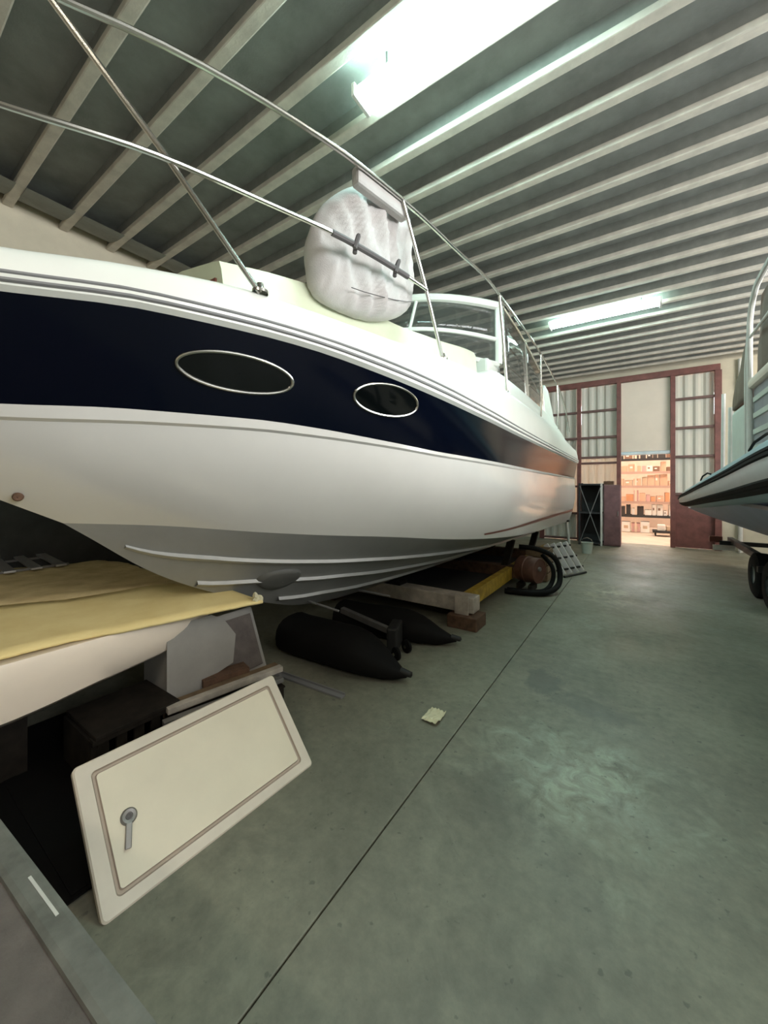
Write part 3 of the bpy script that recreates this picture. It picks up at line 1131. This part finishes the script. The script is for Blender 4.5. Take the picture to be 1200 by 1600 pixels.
def rr_loop(u0, u1, v0, v1, r, w, n=5):
    pts = []
    for (cu, cv, a0) in ((u1 - r / HW, v1 - r / HH, 0), (u0 + r / HW, v1 - r / HH, 90), (u0 + r / HW, v0 + r / HH, 180), (u1 - r / HW, v0 + r / HH, 270)):
        for k in range(n + 1):
            a = R(a0 + 90 * k / n)
            pts.append(hp(cu + r / HW * math.cos(a), cv + r / HH * math.sin(a), w))
    return pts


mb = MB()
loops = [rr_loop(0, 1, 0, 1, .02, -.03), rr_loop(0, 1, 0, 1, .02, -.006), rr_loop(.006, .994, .011, .989, .018, 0), rr_loop(.055, .945, .085, .915, .018, 0)]
vs = mb.grid(loops, cv=True)
mb.bm.faces.new(vs[0])
mb.build('rim', 'hatch_edge', hat, smooth=True, angle=30)
mb = MB()
vs = mb.grid([rr_loop(.055, .945, .085, .915, .018, 0), rr_loop(.06, .94, .094, .906, .016, -.009), rr_loop(.068, .932, .110, .890, .014, -.009), rr_loop(.072, .928, .118, .882, .012, -.001)], cv=True)
mb.build('groove', 'groove', hat, smooth=True, angle=20)
mb = MB()
vs = mb.grid([rr_loop(.072, .928, .118, .882, .012, -.001), rr_loop(.2, .8, .3, .7, .012, .0005)], cv=True)
mb.bm.faces.new(vs[-1])
mb.build('face', 'hatch_white', hat)
# latch: round rosette with a turn lever
lt = MB().lathe(hp(.145, .50, -.004), [(.030, 0), (.030, .008), (.024, .014), (.014, .012), (.014, .006), (.001, .006)], axis=nrm, n=24).build('latch', 'steel_worn', hat, smooth=True)
MB().bar(hp(.140, .46, .006), hp(.118, .31, .006), .022, .012, up=nrm, bev=.004).build('lever', 'steel_worn', lt)
MB().lathe(hp(.145, .50, .0), [(.011, 0), (.011, .006), (.001, .006)], axis=nrm, n=12).build('barrel', 'strap', lt, smooth=True)

# ------------------------------------------------------------------ foreground: moulded tub with yellow boards on it
tub = root('moulded_tub', (-3.0, .6, .42), 'white moulded fibreglass boat part lying under the yellow board', 'boat part')
mb = MB()
lowz = interp([(-.9, .40), (.44, .415), (.6, .425), (.8, .452), (1.06, .482), (1.30, .512), (1.44, .55), (1.52, .60), (1.56, .665)])
rows = []
for i in range(31):
    F = -.9 + 2.46 * i / 30
    t = max(0, (F - 1.0) / .56)
    w0 = -2.42 - .10 * t ** 3
    zl = lowz(F)
    zt = .735
    rows.append([(w0 - .16, F, zt), (w0, F, zt - .006), (w0 + .01, F, zt - .04), (w0 - .005, F, zl + (zt - zl) * .5), (w0 - .03, F, zl + .03), (w0 - .07, F, zl), (w0 - .5, F, zl - .01), (-4.3, F, zl), (-4.5, F, zt)])
mb.grid(rows)
tubo = mb.build('moulding', 'tub_white', tub, smooth=True, angle=40, thick=.012)
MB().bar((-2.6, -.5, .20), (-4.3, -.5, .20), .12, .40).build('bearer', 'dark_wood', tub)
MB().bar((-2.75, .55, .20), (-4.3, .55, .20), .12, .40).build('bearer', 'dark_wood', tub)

brd = root('yellow_board', (-3.2, .9, .74), 'torn yellowed board lying on the white moulding under the bow', 'board')
near = [(-2.50, -.9), (-2.50, -.2), (-2.483, .455), (-2.471, .589), (-2.451, .764), (-2.384, .95), (-2.331, 1.169), (-2.269, 1.422), (-2.185, 1.708)]
foldl = [(-3.70, -.9), (-3.60, -.2), (-3.44, .63), (-3.36, .77), (-3.26, .91), (-3.22, 1.09), (-3.19, 1.272), (-3.17, 1.43), (-2.85, 1.72)]
farl = [(-5.2, -.9), (-5.1, .2), (-5.08, .93), (-4.95, 1.15), (-4.83, 1.346), (-4.83, 1.62), (-4.52, 1.74), (-3.82, 1.69), (-3.37, 1.69)]


def resample(pl, n, ragged=0.0, seed=0):
    rnd = random.Random(seed)
    P = [Vector((*p, 0)) for p in pl]
    Ls = [0]
    for a, b in zip(P[:-1], P[1:]):
        Ls.append(Ls[-1] + (b - a).length)
    out = []
    for i in range(n):
        s = Ls[-1] * i / (n - 1)
        k = max(j for j in range(len(P)) if Ls[j] <= s + 1e-9)
        k = min(k, len(P) - 2)
        v = P[k].lerp(P[k + 1], (s - Ls[k]) / (Ls[k + 1] - Ls[k]))
        v.x += rnd.uniform(-1, 1) * ragged
        v.y += rnd.uniform(-1, 1) * ragged * .6
        out.append(v)
    return out


def board_piece(a, b, name, m, za, zb, thick=.018, ra=.0, rb=.0, n=60):
    A, B = resample(a, n, ra, 1), resample(b, n, rb, 2)
    mb = MB()
    rows = []
    for p, q in zip(A, B):
        row = []
        for j in range(9):
            t = j / 8
            v = p.lerp(q, t)
            v.z = za + (zb - za) * t + .006 * noise.noise(Vector((v.x * 2.5, v.y * 2.5, 3)))
            row.append(v)
        rows.append(row)
    mb.grid(rows)
    return mb.build(name, m, brd, smooth=True, angle=40, thick=thick)


f1 = board_piece(near, foldl, 'front_flap', 'cardboard', .752, .775, ra=.006)
f2 = board_piece(foldl, farl, 'rear_flap', 'cardboard_old', .776, .760, rb=.02)
# crumpled torn corner
for c, r in (((-2.22, 1.69, .765), .03), ((-2.62, 1.68, .79), .035)):
    mb = MB()
    g = bmesh.ops.create_icosphere(mb.bm, subdivisions=3, radius=r, matrix=Matrix.Translation(c))
    for v in g['verts']:
        d = v.co - Vector(c)
        v.co = Vector(c) + d * (1 + .9 * noise.noise(v.co * 45)) * 1.0
    mb.build('torn_corner', 'paper', brd)
# pale slatted tray at the back of the boards
st = root('slatted_tray', (-5.2, 1.15, .78), 'pale slatted tray lying at the rear of the yellow board', 'tray')
for k in range(5):
    MB().bar((-4.62, .55 + .18 * k, .79), (-5.55, .62 + .18 * k, .79), .08, .02, bev=.004).build('slat', 'alu', st)
for x in (-4.75, -5.4):
    MB().bar((x, .5, .775), (x, 1.36, .775), .03, .02).build('batten', 'steel_worn', st)

# grey moulded seat block under the tub end
blk = root('seat_block', (-2.6, 1.45, 0), 'grey moulded plastic block propping the end of the white moulding', 'block')
mb = MB()
prof = [(1.20, .10), (1.30, .035), (1.40, .03), (1.44, .10), (1.42, .24), (1.52, .26), (1.64, .285), (1.66, .47), (1.57, .60), (1.48, .655), (1.20, .66)]
mb.prism([(-2.44, a, b) for a, b in prof], (-.34, 0, 0))
mb.build('body', 'plastic_grey', blk, bev=.012)
MB().box((-2.615, 1.33, .015), (.3, .2, .03)).build('foot', 'dark_wood', blk)
# tilted grey lid behind it
lid = root('lid', (-2.85, 1.8, 0), 'dark grey lid tilted behind the grey block under the keel', 'lid')
MB().box((-2.70, 1.85, .27), (.05, .42, .52), ry=R(-24), bev=.015).build('panel', 'plastic_grey', lid)
MB().box((-2.665, 1.85, .28), (.012, .34, .42), ry=R(-24), bev=.004).build('inset', 'bench_grey', lid)

# dark slatted crate below the moulding and loose boards
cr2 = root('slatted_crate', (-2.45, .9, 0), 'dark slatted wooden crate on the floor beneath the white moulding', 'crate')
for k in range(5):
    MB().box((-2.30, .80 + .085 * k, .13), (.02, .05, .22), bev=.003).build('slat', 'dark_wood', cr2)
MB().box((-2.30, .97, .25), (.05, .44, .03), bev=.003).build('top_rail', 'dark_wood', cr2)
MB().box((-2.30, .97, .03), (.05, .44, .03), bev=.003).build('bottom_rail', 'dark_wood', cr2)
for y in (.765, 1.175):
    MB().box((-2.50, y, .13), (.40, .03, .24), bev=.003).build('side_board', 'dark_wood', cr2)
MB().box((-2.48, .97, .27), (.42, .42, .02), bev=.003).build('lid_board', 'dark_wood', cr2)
for (a, b, w, h, m, lab) in (
        ((-2.26, 1.10, .255), (-2.12, 1.82, .255), .05, .035, 'timber_pale', 'pale narrow board on top of the pile behind the hatch'),
        ((-2.38, 1.12, .20), (-2.24, 1.90, .20), .12, .03, 'wood', 'brown board in the pile behind the leaning hatch'),
        ((-2.20, 1.05, .225), (-2.04, 1.76, .225), .045, .03, 'steel_worn', 'grey metal strip along the pile behind the hatch'),
        ((-2.46, 1.42, .225), (-2.38, 1.72, .225), .12, .05, 'rust', 'rusty brown block on the boards beside the grey block')):
    t = root('board', (a[0], a[1], a[2] - h / 2), lab, 'board', 'pile of boards behind the hatch')
    MB().bar(a, b, w, h, bev=.003).build('plank', m, t)
bx = root('toolbox', (-2.3, 1.45, 0), 'dark low box under the pile of boards behind the hatch', 'box')
MB().box((-2.22, 1.48, .09), (.3, .62, .17), rz=R(-10), bev=.01).build('body', 'dark_wood', bx)
MB().box((-2.22, 1.48, .178), (.31, .63, .012), rz=R(-10), bev=.003).build('lid', 'dark_wood', bx)

# floor litter, after a black sheet added as shade
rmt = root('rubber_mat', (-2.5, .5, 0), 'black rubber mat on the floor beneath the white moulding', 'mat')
MB().box((-2.5, .42, .004), (1.5, 1.75, .008), bev=.002).build('sheet', 'black_rubber', rmt)  # stands in for the near-black shade under the moulding
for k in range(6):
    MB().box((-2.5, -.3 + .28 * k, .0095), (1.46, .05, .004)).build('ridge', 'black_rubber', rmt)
sp_ = root('metal_strip', (-2.1, 2.1, 0), 'dark flat metal strip lying on the floor by the black float', 'strip')
MB().bar((-2.48, 2.08, .008), (-1.80, 2.12, .008), .05, .014, bev=.002).build('flat', 'rub_grey', sp_)
MB().bar((-2.48, 2.10, .022), (-1.80, 2.14, .022), .008, .014).build('lip', 'rub_grey', sp_)
mb = MB()
n = 9
rows = []
for i in range(n):
    rows.append([(-1.141 + (.11 * (i / (n - 1) - .5)) + .006 * noise.noise(Vector((i, j * .7, .5))), 2.28 + .15 * (j / (n - 1) - .5) + .012 * noise.noise(Vector((i * .8, j, 7.5))), .012 + .030 * abs(noise.noise(Vector((i * .55, j * .55, 2.2))))) for j in range(n)])
mb.grid(rows)
pp = mb.build('paper_scrap', 'paper', None, thick=.002)
tag(pp, 'crumpled yellowish scrap of paper lying on the floor by the joint', 'paper')

# ------------------------------------------------------------------ grey workbench in the near corner
wbn = root('workbench', (-1.1, -.1, 0), 'grey worn workbench corner closest to the viewer', 'workbench')
mb = MB()
mb.prism([(-1.95, .20, .56), (-1.95, -.75, .56), (-.56, -.75, .56), (-.56, .30, .56)], (0, 0, .037))
mb.build('top', 'bench_grey', wbn, bev=.004)
MB().bar((-1.95, .222, .58), (-.53, .310, .58), .060, .055, bev=.014).build('edge_trim', 'bench_edge', wbn)
MB().bar((-.54, .315, .58), (-.54, -.75, .58), .05, .05, bev=.012).build('edge_trim', 'bench_edge', wbn)
MB().bar((-1.22, .274, .6075), (-1.06, .284, .6075), .006, .002).build('scrape', 'pole_white', wbn)
for x, y in ((-1.88, .18), (-1.88, -.68), (-.62, .26), (-.62, -.68)):
    MB().box((x, y, .28), (.06, .06, .56), bev=.004).build('leg', 'bench_grey', wbn)

# ------------------------------------------------------------------ inflatable boat on the other side of the aisle
XR = 2.05
rib = root('inflatable_boat', (XR, 6, .6), 'grey and white inflatable boat with black strakes on a trailer', 'boat')
tube_path = smooth_path([(.75, 10.35, 1.24), (.80, 9.6, 1.30), (.88, 8.6, 1.38), (.94, 7.0, 1.51), (.96, 5.2, 1.63), (.965, 3.5, 1.74), (1.05, 2.2, 1.80), (1.35, 1.25, 1.90), (2.05, .75, 1.98)], 8)
nT = len(tube_path)
RAD = interp([(0, .02), (.10, .13), (.22, .20), (.45, .24), (.7, .255), (1, .255)])


def tube_ring(i, th, extra=0.0, side=1):
    p = tube_path[i]
    t = (tube_path[min(i + 1, nT - 1)] - tube_path[max(i - 1, 0)])
    t.z = 0
    t.normalize()
    out = Vector((-1, 0, 0))
    out = (out - t * out.dot(t))
    if out.length < .3 or t.x > .8:
        out = Vector((t.y, -t.x, 0))
    out.normalize()
    r = RAD(i / (nT - 1)) + extra
    v = p + out * (r * math.cos(th)) + Vector((0, 0, r * math.sin(th)))
    if side < 0:
        v.x = 2 * XR - v.x
    return v


for nm, a0, a1, ex, m, nn in (('tube_upper', 18, 215, 0, 'tube_grey', 16), ('tube_lower', -30, 5, .002, 'tube_white', 6), ('tube_underside', 215, 335, 0, 'tube_grey', 8)):
    mb = MB()
    for side in (1, -1):
        mb.grid([[tube_ring(i, R(a0 + (a1 - a0) * j / nn), ex, side) for j in range(nn + 1)] for i in range(nT)])
    mb.build(nm, m, rib, smooth=True, angle=60)
for nm, a0, a1, ex in (('rubbing_strake', 3, 20, .018), ('lower_strake', -56, -28, .014)):
    for side in (1, -1):
        mb = MB()
        mb.grid([[tube_ring(i, R(a0 + (a1 - a0) * t), e * min(1, RAD(i / (nT - 1)) / .1), side) for t, e in ((0, 0), (.12, ex), (.42, ex), (.5, ex * .6), (.58, ex), (.88, ex), (1, 0))] for i in range(nT)])
        mb.build(nm, 'black_rubber', rib, smooth=True, angle=30)
# V hull
mb = MB()
for side in (1, -1):
    rows = []
    for i in range(6, nT):
        p = tube_path[i]
        z0 = p.z - .17
        kz_ = interp([(10.0, .60), (5, .62), (3, .78), (1.6, 1.25), (.75, 1.75)][::-1])(p.y)
        x0 = p.x + .03
        if side < 0:
            x0 = 2 * XR - x0
        rows.append([Vector((x0 + (XR - x0) * t, p.y, z0 + (kz_ - z0) * (t ** .9))) for t in (0, .15, .3, .5, .75, 1)])
    mb.grid(rows)
mb.build('hull', 'hull_blue', rib, smooth=True, angle=50)
p6 = tube_path[6]
mb = MB()
mb.face([(p6.x + .03, p6.y, p6.z - .17), (XR, p6.y, .60), (2 * XR - p6.x - .03, p6.y, p6.z - .17), (2 * XR - p6.x - .03, p6.y, p6.z + .15), (p6.x + .03, p6.y, p6.z + .15)])
mb.build('transom', 'tube_white', rib, thick=.04)
MB().box((XR, 5.6, 1.33), (2.0, 7.0, .04)).build('sole', 'console_grey', rib)
# console, seat locker and steel arch with brown canvas
MB().box((1.75, 6.95, 2.0), (1.24, 1.25, 1.30), bev=.06).build('console', 'console_white', rib)
MB().box((1.70, 5.75, 2.03), (1.16, .95, 1.38), bev=.03).build('seat_module', 'console_grey', rib)
for k in range(6):
    MB().box((1.115, 5.75, 1.62 + .19 * k), (.02, .80, .06), bev=.004).build('louvre', 'console_white', rib)
MB().box((1.70, 5.75, 2.77), (1.26, 1.05, .11), bev=.04).build('seat_cushion', 'flat_cream', rib)
for x in (1.09, 3.0):
    pts = smooth_path([(x, 6.22, 1.40), (x, 6.22, 2.4), (x, 6.22, 3.35), (x, 6.16, 3.62), (x, 5.98, 3.78), (x, 5.7, 3.84), (x, 4.6, 3.84)], 6)
    ar = MB().tube(pts, .030, 10).build('arch_tube', 'pole_white', rib, smooth=True)
    MB().tube([(x, 6.22, 3.33), (x, 4.7, 3.33)], .016, 8).build('arch_bar', 'pole_white', ar, smooth=True)
    MB().tube([(x, 6.40, 1.40), (x, 6.40, 3.0), (x, 6.28, 3.4)], .02, 8).build('arch_strut', 'pole_white', ar, smooth=True)
MB().tube([(1.09, 5.7, 3.84), (3.0, 5.7, 3.84)], .026, 10).build('arch_tube', 'pole_white', rib, smooth=True)


def canvas_quad(a, b, c, d, n=8):
    a, b, c, d = Vector(a), Vector(b), Vector(c), Vector(d)
    m = MB()
    rows = []
    for i in range(n + 1):
        row = []
        for j in range(n + 1):
            v = a.lerp(b, j / n).lerp(d.lerp(c, j / n), i / n)
            v.x += .02 * noise.noise(Vector((v.y * 5, v.z * 3, 1)))
            row.append(v)
        rows.append(row)
    m.grid(rows)
    return m.build('canvas_panel', 'canvas_brown', rib, smooth=True, thick=.01)


canvas_quad((1.13, 7.45, 2.66), (1.13, 6.28, 2.66), (1.13, 6.28, 3.60), (1.13, 7.25, 2.98))
canvas_quad((1.16, 6.18, 2.84), (1.16, 4.7, 2.84), (1.16, 4.7, 3.80), (1.16, 6.0, 3.74))
canvas_quad((1.13, 7.46, 2.66), (2.95, 7.46, 2.66), (2.95, 7.25, 3.0), (1.13, 7.25, 3.0))
MB().tube([(1.10, 8.1, 1.5), (1.10, 8.0, 3.02)], .026, 8).build('flag_staff', 'pole_white', rib, smooth=True)
MB().tube([(1.14, 7.75, 1.5), (1.14, 7.7, 2.75)], .03, 8).build('flag_staff', 'pole_white', rib, smooth=True)
MB().box((1.0, 6.6, 1.80), (.06, .16, .07), bev=.015).build('cleat', 'pole_white', rib)
for y in (4.6, 7.6):
    i = min(range(nT), key=lambda q: abs(tube_path[q].y - y))
    MB().tube([tube_ring(i - 2, R(70), .02), tube_ring(i - 1, R(72), .06), tube_ring(i + 1, R(72), .06), tube_ring(i + 2, R(70), .02)], .012, 8).build('grab_handle', 'black_rubber', rib, smooth=True)

trl = root('boat_trailer', (XR, 6, 0), 'dark steel trailer carrying the inflatable boat', 'trailer')
for x in (1.5, 2.6):
    MB().bar((x, 2.0, .48), (x, 10.2, .48), .08, .10, bev=.006).build('frame_beam', 'black_plastic', trl)
for y in (3.5, 7.0, 9.9):
    MB().bar((1.3, y, .44), (2.8, y, .44), .08, .08, bev=.006).build('cross_member', 'black_plastic', trl)
for y in (4, 7, 9.5):
    MB().box((XR, y, .56), (.16, .2, .08), bev=.01).build('keel_roller', 'rub_grey', trl)
for y in (6.55, 7.3):
    for x in (1.40, 2.70):
        wh = MB().lathe((x, y, .31), [(.12, -.09), (.26, -.095), (.305, -.07), (.31, 0), (.305, .07), (.26, .095), (.12, .09)], axis=(1, 0, 0), n=28).build('wheel', 'black_rubber', trl, smooth=True, angle=40)
        MB().lathe((x, y, .31), [(.001, -.05), (.10, -.05), (.15, -.085), (.16, 0), (.15, .085), (.10, .05), (.001, .05)], axis=(1, 0, 0), n=20).build('rim', 'alu', wh, smooth=True)
MB().box((1.25, 9.95, .50), (.2, .06, .12), bev=.01).build('tail_lamp', 'boot_red', trl)
MB().box((1.38, 10.0, .33), (.34, .02, .11), bev=.004).build('rear_plate', 'pole_white', trl)

# ------------------------------------------------------------------ cabinets by the gate
cg = root('cage_rack', (-1.1, 11.6, 0), 'dark open steel rack with crossed braces beside the red cabinet', 'rack')
for x in (-1.34, -.83):
    for y in (11.3, 11.85):
        MB().box((x, y, .82), (.045, .045, 1.64)).build('upright', 'pole_white' if x > -1 else 'cage_dark', cg)
for z in (.06, .85, 1.60):
    MB().box((-1.085, 11.58, z), (.53, .6, .04)).build('shelf', 'cage_dark', cg)
MB().box((-1.085, 11.88, .82), (.53, .02, 1.6)).build('back_sheet', 'cage_dark', cg)
MB().bar((-1.33, 11.28, .08), (-.84, 11.28, 1.56), .015, .015, up=(0, 1, 0)).build('brace', 'rub_grey', cg)
MB().bar((-1.33, 11.27, 1.56), (-.84, 11.27, .08), .015, .015, up=(0, 1, 0)).build('brace', 'rub_grey', cg)
cab = root('steel_cabinet', (-.6, 11.6, 0), 'purplish red steel cabinet standing beside the gate opening', 'cabinet')
MB().box((-.60, 11.62, .80), (.38, .5, 1.58), bev=.01).build('body', 'cabinet_red', cab)
MB().box((-.60, 11.36, .80), (.34, .02, 1.50), bev=.004).build('door', 'cabinet_red', cab)
MB().box((-.47, 11.34, .85), (.02, .03, .12), bev=.004).build('handle', 'steel_worn', cab)
tp = root('carton', (-.70, 11.6, 1.6), 'flat brown carton lying on top of the red cabinet', 'box')
MB().box((-.68, 11.62, 1.64), (.22, .4, .09), bev=.005).build('body', 'rust', tp)
MB().box((-.68, 11.62, 1.688), (.05, .4, .006)).build('tape', 'wood', tp)

# ------------------------------------------------------------------ racking and goods in the store room
mat('goods_pinkish', (.45, .30, .25), .6)
rk = root('storage_rack', (0, 15.6, 0), 'tall steel storage rack seen through the gate opening', 'rack')
for x in (-1.55, -.12, 1.35):
    for y in (15.35, 15.95):
        MB().box((x, y, 1.5), (.06, .06, 3.0)).build('upright', 'rack_blue' if x != -.12 else 'room_wall', rk)
SH = (.56, 1.02, 1.55, 2.02, 2.46)
for z in SH:
    MB().box((-.1, 15.65, z), (2.9, .6, .03)).build('shelf', 'dark_wood' if z in (.56, 2.46) else 'room_wall', rk)
    MB().box((-.1, 15.33, z - .01), (2.9, .03, .08)).build('beam', 'cage_dark' if z in (.56, 2.46) else 'goods_pinkish', rk)
PAL = {'peach': (.66, .40, .28), 'white': (.78, .74, .70), 'brown': (.22, .12, .08), 'pink': (.58, .34, .32), 'orange': (.62, .30, .16), 'dark': (.04, .035, .035), 'red': (.35, .06, .05), 'green': (.08, .13, .07), 'tan': (.52, .38, .27)}
for k, v in PAL.items():
    mat('goods_' + k, v, .6, var=.08)
rng = random.Random(11)
NTH = ['first', 'second', 'third', 'fourth', 'fifth', 'sixth', 'seventh', 'eighth', 'ninth', 'tenth', 'eleventh', 'twelfth']
ORD = ['first shelf up', 'second shelf up', 'third shelf up', 'fourth shelf up', 'top shelf']
MENU = [['white', 'green', 'pink', 'dark', 'white', 'white'], ['orange', 'peach', 'white', 'pink', 'peach', 'white'], ['peach', 'peach', 'tan', 'red', 'peach', 'white'], ['white', 'pink', 'brown', 'dark', 'peach', 'tan'], ['dark', 'dark', 'brown', 'dark', 'dark', 'brown']]
for si, z in enumerate(SH):
    x, nth = -.60, 0
    while x < .90 and nth < 12:
        w = rng.uniform(.11, .25)
        hgt = rng.uniform(.15, .40) if si < 4 else rng.uniform(.12, .22)
        c = rng.choice(MENU[si])
        if abs(x + w / 2 + .12) < w / 2 + .05:
            pass
        t = root('carton', (x + w / 2, 15.6, z + .015), f'{c} carton on the {ORD[si]} of the store room rack, {NTH[nth]} from the left', 'box', f'cartons on the {ORD[si]}')
        nth += 1
        MB().box((x + w / 2, 15.58, z + .015 + hgt / 2), (w - .015, .36, hgt), bev=.004).build('body', 'goods_' + c, t)
        MB().box((x + w / 2, 15.58, z + .017 + hgt), (.04, .362, .004)).build('tape', 'goods_tan', t)
        if rng.random() < .35:
            MB().box((x + w * .4, 15.398, z + .015 + hgt * .6), (w * .35, .006, hgt * .22)).build('sticker', 'goods_white' if c != 'white' else 'goods_brown', t)
        x += w + rng.uniform(.0, .03)
# low cart on the store room floor
ctl = root('low_cart', (.55, 14.6, 0), 'low dark cart with pale load on the store room floor', 'cart')
MB().box((.60, 14.7, .14), (.55, .5, .06), bev=.01).build('deck', 'cage_dark', ctl)
for dx in (-.2, .2):
    for dy in (-.18, .18):
        MB().lathe((.60 + dx, 14.7 + dy, .06), [(.001, -.02), (.05, -.02), (.06, 0), (.05, .02), (.001, .02)], axis=(1, 0, 0), n=14).build('wheel', 'black_rubber', ctl, smooth=True)
MB().box((.55, 14.7, .26), (.2, .3, .18), bev=.02).build('load', 'goods_white', ctl)
MB().box((.76, 14.7, .24), (.16, .3, .14), bev=.02).build('load', 'goods_tan', ctl)
for i, (x, c, hh) in enumerate(((-.40, 'white', .34), (-.12, 'pink', .30), (.14, 'white', .36))):
    t = root('carton', (x, 15.6, 0), f'{c} coloured carton on the store room floor under the rack, {["leftmost", "middle", "rightmost"][i]}', 'box', 'cartons under the rack')
    MB().box((x, 15.55, hh / 2), (.24, .36, hh), bev=.005).build('body', 'goods_' + c, t)
    MB().box((x, 15.367, hh * .5), (.12, .006, .1)).build('sticker', 'goods_tan', t)
